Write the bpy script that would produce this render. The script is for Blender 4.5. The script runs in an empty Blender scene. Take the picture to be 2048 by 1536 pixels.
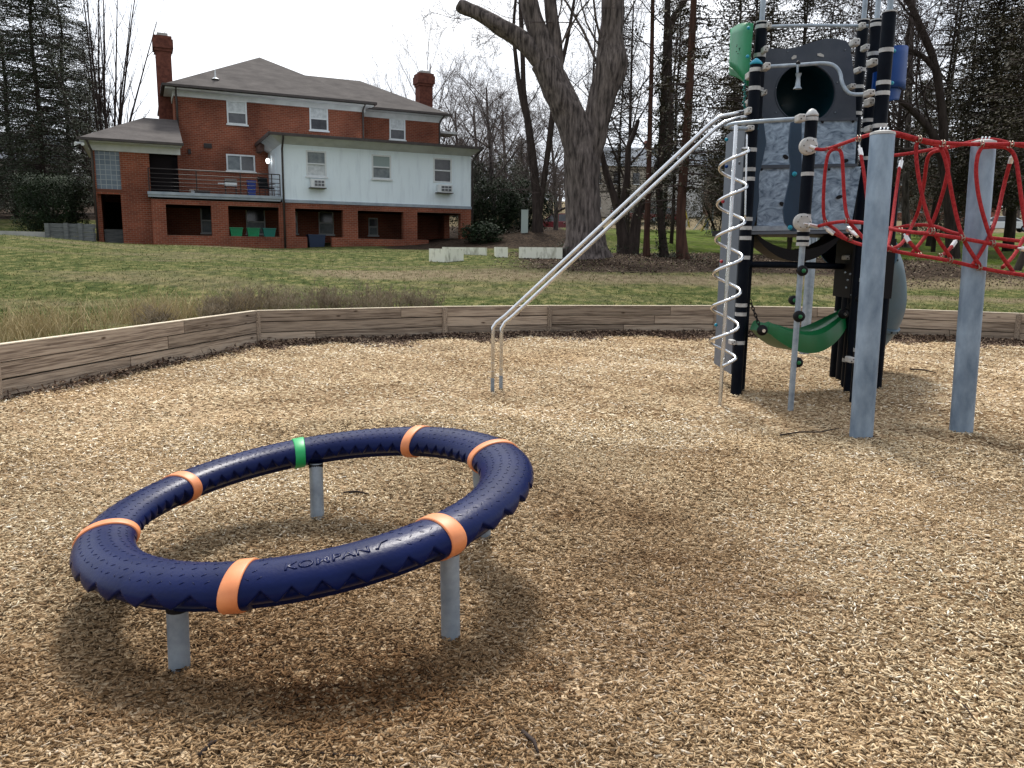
import bpy, bmesh, math, random
import numpy as np
from mathutils import Vector, Matrix
from math import radians as R_, sin, cos, pi
random.seed(7)
scene = bpy.context.scene
C = scene.collection
# ---------------------------------------------------------------- camera, sky, sun, exposure
F, H, PIT, ROL = 1580.0, 1.6, R_(9.55), R_(0.75)
cam = bpy.data.cameras.new('camera'); camo = bpy.data.objects.new('camera', cam); C.objects.link(camo)
cam.sensor_width = 36; cam.lens = F/2048*36; cam.clip_start = .05; cam.clip_end = 1500
camo.matrix_world = Matrix.Translation((0, 0, H)) @ Matrix.Rotation(pi/2-PIT, 4, 'X') @ Matrix.Rotation(ROL, 4, 'Z')
scene.camera = camo
SUN_EL, SUN_AZ = R_(54), R_(-6)          # azimuth measured from +Y towards +X
w = bpy.data.worlds.new('World'); scene.world = w; w.use_nodes = True
nt = w.node_tree; nt.nodes.clear()
sky = nt.nodes.new('ShaderNodeTexSky'); sky.sky_type = 'NISHITA'; sky.sun_disc = False
sky.sun_elevation = SUN_EL; sky.sun_rotation = SUN_AZ; sky.dust_density = 3.0; sky.air_density = 1.0
hs = nt.nodes.new('ShaderNodeHueSaturation'); hs.inputs['Saturation'].default_value = .35
nz = nt.nodes.new('ShaderNodeTexNoise'); nz.inputs['Scale'].default_value = 2.2; nz.inputs['Detail'].default_value = 5
tc = nt.nodes.new('ShaderNodeTexCoord'); mp = nt.nodes.new('ShaderNodeMapping'); mp.inputs['Scale'].default_value = (1, 1, 2.6)
cr = nt.nodes.new('ShaderNodeValToRGB'); cr.color_ramp.elements[0].position = .3; cr.color_ramp.elements[0].color = (8.0, 8.9, 10.4, 1)
cr.color_ramp.elements[1].position = .62; cr.color_ramp.elements[1].color = (11.6, 11.8, 12.2, 1)
mx = nt.nodes.new('ShaderNodeMixRGB'); mx.inputs[0].default_value = .8
bg = nt.nodes.new('ShaderNodeBackground'); bg.inputs['Strength'].default_value = .1
wo = nt.nodes.new('ShaderNodeOutputWorld')
L = nt.links.new
L(tc.outputs['Generated'], mp.inputs[0]); L(mp.outputs[0], nz.inputs['Vector']); L(nz.outputs[0], cr.inputs[0])
sxw = nt.nodes.new('ShaderNodeSeparateXYZ'); L(tc.outputs['Generated'], sxw.inputs[0])
mrw = nt.nodes.new('ShaderNodeMapRange'); mrw.inputs[1].default_value = -.7; mrw.inputs[2].default_value = .45; mrw.inputs[3].default_value = .60; mrw.inputs[4].default_value = 1.0
mlw = nt.nodes.new('ShaderNodeMixRGB'); mlw.blend_type = 'MULTIPLY'; mlw.inputs[0].default_value = 1; L(sxw.outputs[1], mrw.inputs[0])
L(sky.outputs[0], hs.inputs['Color']); L(hs.outputs[0], mx.inputs[1]); L(cr.outputs[0], mx.inputs[2]); L(mx.outputs[0], mlw.inputs[1]); L(mrw.outputs[0], mlw.inputs[2]); L(mlw.outputs[0], bg.inputs[0]); L(bg.outputs[0], wo.inputs[0])
sl = bpy.data.lights.new('sun', 'SUN'); sl.energy = 2.9; sl.angle = R_(10); sl.color = (1, .95, .87)
so = bpy.data.objects.new('sun', sl); C.objects.link(so)
sd = Vector((sin(SUN_AZ)*cos(SUN_EL), cos(SUN_AZ)*cos(SUN_EL), sin(SUN_EL)))
so.rotation_euler = sd.to_track_quat('Z', 'Y').to_euler()
scene.view_settings.view_transform = 'Standard'; scene.view_settings.look = 'None'
scene.view_settings.exposure = 0.56; scene.view_settings.gamma = 1
scene.cycles.max_bounces = 6; scene.cycles.diffuse_bounces = 3; scene.cycles.glossy_bounces = 3

# ---------------------------------------------------------------- measuring helpers (photo coordinates -> metres)
cP, sP, cR, sR = cos(PIT), sin(PIT), cos(ROL), sin(ROL)
def ray(px, py):
    x = (px-1024)/F; y = -(py-768)/F
    a = x*cR-y*sR; b = x*sR+y*cR
    return Vector((a, cP+b*sP, -sP+b*cP))
def at(px, py, Y):
    r = ray(px, py); k = Y/r.y
    return Vector((r.x*k, Y, H+r.z*k))
def gr(px, py, z=0):
    r = ray(px, py); k = (z-H)/r.z
    return Vector((r.x*k, r.y*k, z))

# ---------------------------------------------------------------- mesh helpers
class MB:
    def __init__(s): s.v = []; s.f = []; s.m = []; s.smooth = False
    def add(s, vs, fs, mi=0):
        b = len(s.v); s.v.extend([tuple(v) for v in vs])
        for f in fs: s.f.append(tuple(i+b for i in f)); s.m.append(mi)
        return s
    def box(s, x0, x1, y0, y1, z0, z1, mi=0):
        vs = [(x, y, z) for z in (z0, z1) for x, y in ((x0, y0), (x1, y0), (x1, y1), (x0, y1))]
        return s.add(vs, [(3, 2, 1, 0), (4, 5, 6, 7), (0, 1, 5, 4), (1, 2, 6, 5), (2, 3, 7, 6), (3, 0, 4, 7)], mi)
    def obox(s, c, ax, ay, az, mi=0):         # oriented box, half axes
        c, ax, ay, az = Vector(c), Vector(ax), Vector(ay), Vector(az)
        vs = [c+ax*i+ay*j+az*k for k in (-1, 1) for i, j in ((-1, -1), (1, -1), (1, 1), (-1, 1))]
        return s.add(vs, [(3, 2, 1, 0), (4, 5, 6, 7), (0, 1, 5, 4), (1, 2, 6, 5), (2, 3, 7, 6), (3, 0, 4, 7)], mi)
    def tube(s, pts, rad, n=8, mi=0, caps=True, closed=False):
        pts = [Vector(p) for p in pts]; m = len(pts)
        if not hasattr(rad, '__len__'): rad = [rad]*m
        t0 = (pts[1]-pts[0]).normalized()
        ref = Vector((0, 0, 1)) if abs(t0.z) < .9 else Vector((1, 0, 0))
        u = (ref - t0*ref.dot(t0)).normalized(); vs = []
        for i, p in enumerate(pts):
            a = pts[(i-1) % m] if (i or closed) else pts[0]; b = pts[(i+1) % m] if (i < m-1 or closed) else pts[-1]
            t = (b-a); t = t.normalized() if t.length > 1e-9 else t0
            u = (u-t*u.dot(t)); u = u.normalized() if u.length > 1e-6 else t.orthogonal().normalized()
            w_ = t.cross(u); r = rad[i]
            for k in range(n):
                an = 2*pi*k/n; vs.append(p+(u*cos(an)+w_*sin(an))*r)
        fs = []
        for i in range(m if closed else m-1):
            j = (i+1) % m
            for k in range(n): k2 = (k+1) % n; fs.append((i*n+k, i*n+k2, j*n+k2, j*n+k))
        if caps and not closed: fs.append(tuple(range(n))[::-1]); fs.append(tuple((m-1)*n+k for k in range(n)))
        return s.add(vs, fs, mi)
    def disc(s, c, ax, r, h, n=14, mi=0, dome=0):   # short cylinder along ax
        ax = Vector(ax).normalized(); c = Vector(c)
        if dome: return s.tube([c, c+ax*h*.4, c+ax*h*.8, c+ax*h], [r, r*.92, r*.55, r*.12], n, mi)
        return s.tube([c, c+ax*h], r, n, mi)
    def prism(s, pts, d, mi=0):   # planar polygon pts, extruded by vector d
        n = len(pts); d = Vector(d); vs = [Vector(p) for p in pts]; vs += [p+d for p in vs]
        fs = [tuple(range(n)), tuple(range(n, 2*n))[::-1]]+[(i, i+n, (i+1) % n+n, (i+1) % n) for i in range(n)]
        return s.add(vs, fs, mi)
    def build(s, name, mats, parent=None, smooth=None, loc=None):
        me = bpy.data.meshes.new(name)
        if loc is not None:
            l = Vector(loc); vs = [(a-l.x, b-l.y, c-l.z) for a, b, c in s.v]
        else: vs = s.v
        me.from_pydata(vs, [], s.f); 
        if not isinstance(mats, (list, tuple)): mats = [mats]
        for m_ in mats: me.materials.append(m_)
        me.polygons.foreach_set('material_index', s.m)
        sm = s.smooth if smooth is None else smooth
        if sm: me.shade_smooth() if sm is True else me.shade_smooth()
        if sm == 'auto':
            try: me.set_sharp_from_angle(angle=R_(35))
            except Exception: pass
        me.update()
        o = bpy.data.objects.new(name, me); C.objects.link(o)
        if loc is not None: o.location = loc
        if parent: o.parent = parent
        return o
def norm(o):
    bm = bmesh.new(); bm.from_mesh(o.data); bmesh.ops.recalc_face_normals(bm, faces=bm.faces); bm.to_mesh(o.data); bm.free(); return o
def tag(o, label=None, cat=None, group=None, kind=None):
    if label: o['label'] = label
    if cat: o['category'] = cat
    if group: o['group'] = group
    if kind: o['kind'] = kind
    return o
def empty(name, loc=(0, 0, 0), rz=0):
    o = bpy.data.objects.new(name, None); C.objects.link(o); o.location = loc; o.rotation_euler = (0, 0, rz); return o
def under(o, root):    # parent o to root; o's mesh is written in world metres, root unrotated
    o.parent = root; o.location = Vector(o.location)-Vector(root.location); return o

# ---------------------------------------------------------------- materials
def M(name, col, rough=.7, metal=0, col2=None, scale=5, detail=4, lo=.35, hi=.65, bump=0, bscale=None, coord='Object', stretch=(1, 1, 1), spec=None, rnd=0, coat=0):
    m = bpy.data.materials.new(name); m.use_nodes = True; t = m.node_tree; n = t.nodes; l = t.links.new
    b = n['Principled BSDF']; b.inputs['Base Color'].default_value = (*col, 1); b.inputs['Roughness'].default_value = rough
    b.inputs['Metallic'].default_value = metal
    if spec is None and rough >= .65: spec = .12
    if spec is not None: b.inputs['Specular IOR Level'].default_value = spec
    if coat: b.inputs['Coat Weight'].default_value = coat
    co = n.new('ShaderNodeTexCoord'); ma = n.new('ShaderNodeMapping'); ma.inputs['Scale'].default_value = stretch
    l(co.outputs[coord], ma.inputs[0])
    last = None
    if col2 is not None:
        z = n.new('ShaderNodeTexNoise'); z.inputs['Scale'].default_value = scale; z.inputs['Detail'].default_value = detail; z.inputs['Roughness'].default_value = .6
        l(ma.outputs[0], z.inputs['Vector'])
        r = n.new('ShaderNodeValToRGB'); r.color_ramp.elements[0].position = lo; r.color_ramp.elements[1].position = hi
        r.color_ramp.elements[0].color = (*col, 1); r.color_ramp.elements[1].color = (*col2, 1)
        l(z.outputs[0], r.inputs[0]); last = r.outputs[0]
    if rnd:
        oi = n.new('ShaderNodeObjectInfo'); mr = n.new('ShaderNodeMapRange'); mr.inputs[3].default_value = 1-rnd; mr.inputs[4].default_value = 1+rnd
        l(oi.outputs['Random'], mr.inputs[0]); hv_ = n.new('ShaderNodeHueSaturation'); l(mr.outputs[0], hv_.inputs['Value'])
        if last: l(last, hv_.inputs['Color'])
        else: hv_.inputs['Color'].default_value = (*col, 1)
        last = hv_.outputs[0]
    if last: l(last, b.inputs['Base Color'])
    if bump:
        z2 = n.new('ShaderNodeTexNoise'); z2.inputs['Scale'].default_value = bscale or scale*3; z2.inputs['Detail'].default_value = 5
        l(ma.outputs[0], z2.inputs['Vector']); bp = n.new('ShaderNodeBump'); bp.inputs['Strength'].default_value = bump; bp.inputs['Distance'].default_value = .02
        l(z2.outputs[0], bp.inputs['Height']); l(bp.outputs[0], b.inputs['Normal'])
    return m
def nodes_of(m): return m.node_tree.nodes, m.node_tree.links.new, m.node_tree.nodes['Principled BSDF']

galv = M('galvanised_steel', (.18, .225, .28), .45, .35, (.35, .415, .48), 9, 5, .3, .7, bump=.08, bscale=40)
galv_post = M('galvanised_post', (.10, .155, .23), .5, .3, (.33, .43, .55), 5, 9, .3, .72, bump=.1, bscale=60, stretch=(1, 1, .45))
steel = M('stainless_steel', (.60, .63, .66), .22, .95, (.72, .74, .77), 14)
plate_m = M('spangled_zinc_plate', (.06, .10, .16), .5, .2, (.36, .47, .60), 4.5, 7, .34, .66, bump=.05, stretch=(1, 1, 1.7))
_n, _l, _b = nodes_of(plate_m)
for _z in _n:
    if _z.type == 'TEX_NOISE': _z.inputs['Distortion'].default_value = 2.2
navy_pl = M('navy_plastic', (.0008, .0055, .045), .33, 0, (.002, .008, .060), 5, 8, bump=.07, bscale=60, spec=.13)
orange_pl = M('orange_band', (.62, .20, .07), .5, 0, (.72, .26, .10), 8)
green_band = M('green_band', (.0, .33, .09), .45)
black_post = M('black_powder_coat', (.003, .0045, .009), .5, 0, (.005, .008, .014), 6, bump=.05, bscale=60, spec=.06)
black_pl = M('black_rubber', (.005, .005, .007), .6, spec=.2)
white_ring = M('pale_grey_plastic', (.29, .30, .31), .5, 0, (.5, .51, .51), 12)
white_pl = M('white_clamp_plastic', (.36, .36, .35), .5, 0, (.46, .46, .45), 10)
slate_pl = M('slate_blue_panel', (.010, .034, .070), .6, 0, (.014, .042, .085), 4, bump=.05, bscale=90)
char_pl = M('charcoal_panel', (.028, .040, .062), .6, 0, (.05, .062, .085), 3, bump=.06, bscale=120)
grey_pl = M('grey_panel', (.085, .105, .14), .5, 0, (.10, .125, .16), 4)
green_pl = M('green_moulded_plastic', (.0, .17, .065), .4, 0, (.0, .21, .085), 4)
dkgreen_pl = M('dark_green_plastic', (.0, .12, .032), .42, 0, (.0, .14, .042), 6)
blue_pl = M('blue_moulded_plastic', (.0, .035, .18), .55, 0, (.0, .045, .22), 4, spec=.2)
teal_pl = M('teal_cap', (.0, .25, .38), .4)
slide_pl = M('slide_blue_grey', (.045, .095, .14), .42, 0, (.06, .12, .17), 3)
tealdark = M('dark_teal_plastic', (.004, .035, .050), .45)
red_rope = M('red_rope', (.28, .016, .022), .7, 0, (.44, .042, .045), 40, bump=.5, bscale=180)
alu = M('aluminium_ferrule', (.7, .7, .7), .35, .8)
clampm = M('steel_clamp', (.30, .25, .20), .35, .8)

brick = M('red_brick', (.2, .05, .03), .85)
n, l, b = nodes_of(brick)
tcb = n.new('ShaderNodeTexCoord'); sx = n.new('ShaderNodeSeparateXYZ'); ad = n.new('ShaderNodeMath'); ad.operation = 'ADD'; cb = n.new('ShaderNodeCombineXYZ')
l(tcb.outputs['Object'], sx.inputs[0]); l(sx.outputs[0], ad.inputs[0]); l(sx.outputs[1], ad.inputs[1]); l(ad.outputs[0], cb.inputs[0]); l(sx.outputs[2], cb.inputs[1])
bt = n.new('ShaderNodeTexBrick'); bt.inputs['Scale'].default_value = 1; bt.inputs['Brick Width'].default_value = .22; bt.inputs['Row Height'].default_value = .082
bt.inputs['Mortar Size'].default_value = .009; bt.inputs['Mortar Smooth'].default_value = .3; bt.inputs['Bias'].default_value = -.1
bt.inputs['Color1'].default_value = (.25, .074, .042, 1); bt.inputs['Color2'].default_value = (.175, .050, .030, 1); bt.inputs['Mortar'].default_value = (.26, .17, .13, 1)
l(cb.outputs[0], bt.inputs['Vector'])
nb = n.new('ShaderNodeTexNoise'); nb.inputs['Scale'].default_value = .7; nb.inputs['Detail'].default_value = 6; l(tcb.outputs['Object'], nb.inputs['Vector'])
rb = n.new('ShaderNodeValToRGB'); rb.color_ramp.elements[0].position = .32; rb.color_ramp.elements[0].color = (.62, .60, .60, 1); rb.color_ramp.elements[1].position = .6; rb.color_ramp.elements[1].color = (1.12, 1.1, 1.05, 1)
mb_ = n.new('ShaderNodeMixRGB'); mb_.blend_type = 'MULTIPLY'; mb_.inputs[0].default_value = 1
l(nb.outputs[0], rb.inputs[0]); l(bt.outputs[0], mb_.inputs[1]); l(rb.outputs[0], mb_.inputs[2]); l(mb_.outputs[0], b.inputs['Base Color'])
shingle = M('roof_shingles', (.055, .049, .048), .9, 0, (.105, .094, .090), 1.3, 9, .3, .7, bump=.6, bscale=9, stretch=(1, 1, 3))
trim = M('cream_trim', (.50, .52, .53), .7, 0, (.62, .64, .65), 2, 6, .3, .6)
dark_trim = M('dark_gutter', (.035, .028, .027), .6, 0, (.06, .05, .045), 5)
siding = M('white_siding', (.66, .76, .83), .6, 0, (.78, .89, .95), 1.5, 9, .28, .5, stretch=(3, 3, .4))
winframe = M('window_frame_white', (.62, .66, .68), .5, 0, (.7, .74, .76), 8)
glass_dk = M('dark_window_glass', (.03, .035, .045), .12, 0, (.06, .065, .075), 3, spec=.8)
glass_pale = M('pale_blind_behind_glass', (.42, .46, .48), .35, 0, (.62, .66, .68), 6)
glass_grey = M('grey_screened_glass', (.12, .15, .17), .3, 0, (.22, .25, .26), 4)
glassblk = M('glass_block', (.10, .14, .17), .25)
n, l, b = nodes_of(glassblk)
t1 = n.new('ShaderNodeTexCoord'); s1 = n.new('ShaderNodeSeparateXYZ'); c1 = n.new('ShaderNodeCombineXYZ'); l(t1.outputs['Object'], s1.inputs[0]); l(s1.outputs[0], c1.inputs[0]); l(s1.outputs[2], c1.inputs[1])
k1 = n.new('ShaderNodeTexBrick'); k1.offset = 0; k1.inputs['Scale'].default_value = 1; k1.inputs['Brick Width'].default_value = .2; k1.inputs['Row Height'].default_value = .2; k1.inputs['Mortar Size'].default_value = .012
k1.inputs['Color1'].default_value = (.07, .105, .14, 1); k1.inputs['Color2'].default_value = (.12, .16, .20, 1); k1.inputs['Mortar'].default_value = (.26, .29, .30, 1)
l(c1.outputs[0], k1.inputs['Vector']); l(k1.outputs[0], b.inputs['Base Color'])
iron = M('dark_iron', (.02, .014, .014), .6)
slab_m = M('painted_concrete_edge', (.26, .31, .36), .8, 0, (.36, .41, .45), 3)
blackm = M('black_screen', (.008, .006, .007), .8)
planter_m = M('cream_block', (.36, .36, .28), .85, 0, (.76, .77, .66), 4, 8, .33, .5, bump=.3, bscale=12, stretch=(1.6, 1.6, .5))
greywood = M('grey_weathered_timber', (.10, .11, .11), .9, 0, (.19, .20, .20), 3, 8, .3, .7, bump=.4, stretch=(1, 1, 5))
concrete = M('concrete', (.32, .32, .31), .9, 0, (.42, .42, .40), 4)
asphalt = M('asphalt', (.055, .053, .052), .9, 0, (.085, .08, .075), 2)
bark = M('grey_bark', (.038, .032, .031), .95, 0, (.19, .16, .15), 4.5, 12, .36, .66, bump=1.0, bscale=11, stretch=(2.6, 2.6, .42))
bark_dk = M('dark_bark', (.026, .020, .018), .95, 0, (.058, .045, .040), 4, 6, bump=.6, bscale=10, stretch=(2, 2, .4))
bark_red = M('reddish_bark', (.040, .022, .018), .95, 0, (.090, .048, .036), 4, 6, bump=.6, bscale=10, stretch=(2, 2, .3))
twig = M('twigs', (.045, .034, .033), .95, 0, (.075, .058, .054), 1.5)
twig_grey = M('grey_twigs', (.105, .085, .080), .95, 0, (.16, .13, .115), .6)
def leafmat(name, a, b2, sc=.9):
    m = M(name, a, .75, 0, b2, sc, 5, .38, .62)
    m.node_tree.nodes['Principled BSDF'].inputs['Specular IOR Level'].default_value = .25
    return m
needle = leafmat('grey_green_needles', (.024, .036, .022), (.070, .084, .054))
needle_b = leafmat('brown_green_needles', (.026, .026, .016), (.074, .064, .038))
needle_d = leafmat('dark_green_leaves', (.008, .018, .008), (.026, .048, .018), 2)
ivy_m = leafmat('ivy_leaves', (.010, .017, .008), (.028, .042, .018), 2)
weed_m = M('dry_weeds', (.15, .12, .085), .9, 0, (.31, .255, .175), 1.4, 4)
straw_m = M('straw_grass', (.30, .235, .12), .9, 0, (.46, .37, .21), 2.2, 4)
blade_m = M('lawn_blades', (.070, .105, .028), .9, 0, (.30, .275, .13), 3.5, 8, .42, .62, spec=.1)
litter_m = M('dead_leaves', (.050, .032, .024), .9, 0, (.145, .095, .066), 9, 3)

# wall timber: per-board tone, grain along local x
wood = M('weathered_pine', (.22, .13, .075), .85)
n, l, b = nodes_of(wood)
co = n.new('ShaderNodeTexCoord'); ma = n.new('ShaderNodeMapping'); ma.inputs['Scale'].default_value = (1.3, 30, 34); oi = n.new('ShaderNodeObjectInfo')
va = n.new('ShaderNodeVectorMath'); va.operation = 'ADD'; l(co.outputs['Object'], va.inputs[0]); l(oi.outputs['Location'], va.inputs[1]); l(va.outputs[0], ma.inputs[0])
z = n.new('ShaderNodeTexNoise'); z.inputs['Scale'].default_value = 2.2; z.inputs['Detail'].default_value = 9; z.inputs['Distortion'].default_value = .12; l(ma.outputs[0], z.inputs['Vector'])
wv = n.new('ShaderNodeTexWave'); wv.wave_type = 'RINGS'; wv.inputs['Scale'].default_value = .8; wv.inputs['Distortion'].default_value = 6; wv.inputs['Detail'].default_value = 3; l(ma.outputs[0], wv.inputs['Vector'])
r = n.new('ShaderNodeValToRGB'); r.color_ramp.elements[0].position = .3; r.color_ramp.elements[0].color = (.13, .092, .066, 1); r.color_ramp.elements[1].position = .60; r.color_ramp.elements[1].color = (.40, .315, .23, 1)
mxw = n.new('ShaderNodeMixRGB'); mxw.inputs[0].default_value = .18; l(z.outputs[0], mxw.inputs[1]); l(wv.outputs[0], mxw.inputs[2]); l(mxw.outputs[0], r.inputs[0])
mr = n.new('ShaderNodeMapRange'); mr.inputs[3].default_value = .72; mr.inputs[4].default_value = 1.2; l(oi.outputs['Random'], mr.inputs[0])
hv_ = n.new('ShaderNodeHueSaturation'); l(mr.outputs[0], hv_.inputs['Value']); hv_.inputs['Saturation'].default_value = .85
vk = n.new('ShaderNodeTexVoronoi'); vk.inputs['Scale'].default_value = 1.0; mk = n.new('ShaderNodeMapping'); mk.inputs['Scale'].default_value = (2.2, 1, 6.5); l(va.outputs[0], mk.inputs[0]); l(mk.outputs[0], vk.inputs['Vector'])
rk = n.new('ShaderNodeValToRGB'); rk.color_ramp.elements[0].position = .05; rk.color_ramp.elements[0].color = (.22, .17, .14, 1); rk.color_ramp.elements[1].position = .13; rk.color_ramp.elements[1].color = (1, 1, 1, 1); l(vk.outputs['Distance'], rk.inputs[0])
mk2 = n.new('ShaderNodeMixRGB'); mk2.blend_type = 'MULTIPLY'; mk2.inputs[0].default_value = 1; l(r.outputs[0], mk2.inputs[1]); l(rk.outputs[0], mk2.inputs[2]); l(mk2.outputs[0], hv_.inputs['Color']); l(hv_.outputs[0], b.inputs['Base Color'])
bp = n.new('ShaderNodeBump'); bp.inputs['Strength'].default_value = .5; bp.inputs['Distance'].default_value = .01; l(mxw.outputs[0], bp.inputs['Height']); l(bp.outputs[0], b.inputs['Normal'])

glare_m = M('painted_glare_timber', (.52, .44, .33), .85, 0, (.72, .64, .52), 3, 6, .3, .7, stretch=(1, 6, 6))  # pale timber colour that paints in sun glare on the wall top
# ---------------------------------------------------------------- ground
WP = [(-5.3, 8.0), (-4.2, 12.98), (-1.25, 14.5), (.7, 15.15), (4.05, 15.75), (7.4, 15.5), (9.4, 14.7), (12.5, 12.2), (13.8, 7.0), (12.5, 1.0), (8.5, -3.6), (2, -5.2), (-4.2, -3.8), (-6.2, .5), (-6.3, 4.0)]
WTOP = .57
CEN = Vector((3, 5))
def wall_r(phi):     # distance of wall line from CEN in direction phi
    d = Vector((cos(phi), sin(phi))); best = 1e9
    for i in range(len(WP)):
        a = Vector(WP[i])-CEN; e = Vector(WP[(i+1) % len(WP)])-CEN-a
        den = d.x*e.y-d.y*e.x
        if abs(den) < 1e-9: continue
        t = (a.x*e.y-a.y*e.x)/den; s = (a.x*d.y-a.y*d.x)/den
        if t > 0 and -1e-6 <= s <= 1+1e-6: best = min(best, t)
    return best
def lerp(x, xs, ys): return float(np.interp(x, xs, ys))
def sstep(x, a, b): t = min(1, max(0, (x-a)/(b-a))); return t*t*(3-2*t)
def hh(x, y):
    d = y if y > 12 else 12
    z = lerp(d, [12, 14, 16, 19, 22, 27, 36, 45, 60, 67, 79, 88, 110, 250], [.5, .5, .60, .87, 1.14, 1.44, 1.60, 2.1, 3.1, 3.65, 3.95, 5.2, 6.8, 17])
    z += .5*math.exp(-(((x+19)/7)**2+((y-26.5)/5)**2))
    z += .25*math.exp(-(((x+11)/5)**2+((y-19)/4)**2)); z += .8*math.exp(-(((x-2.2)/5.5)**2+((y-41)/5)**2))
    if x < -14: z += sstep(y, 33, 42)*sstep(-x, 17.5, 21)*.9
    z -= .5*(1-sstep(x, 14, 26))*sstep(y, 66, 69.5)*(1-sstep(y, 78, 82))
    z += .03*sin(x*.9+y*.4)+.03*sin(y*.7-x*.3)
    return z
lawn = M('lawn', (.06, .09, .03), .95, spec=.03)
n, l, b = nodes_of(lawn)
co = n.new('ShaderNodeTexCoord')
def NZ(sc, det, st=(1, 1, 1), ro=.6):
    ma = n.new('ShaderNodeMapping'); ma.inputs['Scale'].default_value = st; l(co.outputs['Object'], ma.inputs[0])
    z = n.new('ShaderNodeTexNoise'); z.inputs['Scale'].default_value = sc; z.inputs['Detail'].default_value = det; z.inputs['Roughness'].default_value = ro; l(ma.outputs[0], z.inputs['Vector']); return z.outputs[0]
def RAMP(src, *el):
    r = n.new('ShaderNodeValToRGB'); e = r.color_ramp.elements
    while len(e) < len(el): e.new(.5)
    for q, (p, c) in zip(e, el): q.position = p; q.color = (*c, 1)
    l(src, r.inputs[0]); return r.outputs[0]
def MIX(f, a, c, bt='MIX'):
    m = n.new('ShaderNodeMixRGB'); m.blend_type = bt
    l(f, m.inputs[0]) if not isinstance(f, float) else setattr(m.inputs[0], 'default_value', f)
    l(a, m.inputs[1]); l(c, m.inputs[2]); return m.outputs[0]
green = RAMP(NZ(3.5, 9, (1, .7, 1), .75), (.38, (.026, .042, .012)), (.5, (.075, .090, .028)), (.62, (.20, .18, .078)))
lush = RAMP(NZ(2.5, 8), (.36, (.040, .070, .010)), (.64, (.115, .155, .028)))
dead = RAMP(NZ(5, 9, (1, .5, 1), .75), (.35, (.10, .075, .045)), (.65, (.24, .20, .125)))
dirt = RAMP(NZ(7, 10, (1, .6, 1), .8), (.38, (.012, .009, .008)), (.62, (.080, .058, .042)))
vc = n.new('ShaderNodeVertexColor'); vc.layer_name = 'zone'; sp = n.new('ShaderNodeSeparateColor'); l(vc.outputs[0], sp.inputs[0])
c_ = MIX(sp.outputs[2], green, lush)
pat = RAMP(NZ(.35, 6, (.5, 1.6, 1)), (.5, (0, 0, 0)), (.66, (.62, .62, .62)))
c_ = MIX(pat, c_, dead); 
wob = n.new('ShaderNodeMath'); wob.operation = 'MULTIPLY_ADD'; wob.inputs[1].default_value = .9; l(NZ(.9, 6), wob.inputs[0]); wob.inputs[2].default_value = -.45
def wobbly(src):
    a = n.new('ShaderNodeMath'); a.operation = 'ADD'; l(src, a.inputs[0]); l(wob.outputs[0], a.inputs[1])
    r = n.new('ShaderNodeMapRange'); r.inputs[1].default_value = .3; r.inputs[2].default_value = .7; l(a.outputs[0], r.inputs[0]); return r.outputs[0]
c_ = MIX(wobbly(sp.outputs[0]), c_, dirt); c_ = MIX(wobbly(sp.outputs[1]), c_, dead)
l(c_, b.inputs['Base Color'])
bp = n.new('ShaderNodeBump'); bp.inputs['Strength'].default_value = 1; bp.inputs['Distance'].default_value = .06; l(NZ(14, 8), bp.inputs['Height']); l(bp.outputs[0], b.inputs['Normal'])
def zone(x, y):   # (dirt, dead grass, lush)
    px = 1024+F*x/max(y, 1); di = de = lu = 0.
    di = sstep(x, -1.5, 2)*sstep(y, 20, 22.5)*(1-sstep(y, 31, 34))*(1-.9*sstep(x, 12, 16))
    di = max(di, sstep(x, 7, 10)*sstep(y, 18.5, 20)*(1-sstep(y, 21.5, 23)))
    di = max(di, (1-sstep(abs(x+1), 4, 6))*sstep(y, 33, 36)*.9)
    if x < -12: di = max(di, sstep(y, 43, 46)*.9)
    lu = sstep(x, 3, 6)*sstep(y, 22, 24)*(1-sstep(y, 62, 68))
    de = sstep(y, 66, 69)*.9 if x > -10 else 0
    de = max(de, .85*sstep(x, -7, -4)*math.exp(-((y-20)/1.3)**2), .8*math.exp(-((y-30.5+.32*(x+8))/1.0)**2)*(x < -3), .75*math.exp(-((y-17)/.8)**2)*sstep(x, 5, 8))
    return di, de, lu
NPH = 540
phis = [2*pi*i/NPH for i in range(NPH)]; wr = [wall_r(p) for p in phis]
gb = MB(); rs = [.0, .25, .6]
while rs[-1] < 600: rs.append(rs[-1]+max(.4, rs[-1]*.045))
zc = []
for j, q in enumerate(rs):
    for i, p in enumerate(phis):
        rr = wr[i]+.10+q; x = CEN.x+cos(p)*rr; y = CEN.y+sin(p)*rr
        gb.v.append((x, y, hh(x, y)-(.06 if j == 0 else 0))); zc.append(zone(x, y))
for j in range(len(rs)-1):
    for i in range(NPH): i2 = (i+1) % NPH; gb.f.append((j*NPH+i, j*NPH+i2, (j+1)*NPH+i2, (j+1)*NPH+i)); gb.m.append(0)
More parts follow.
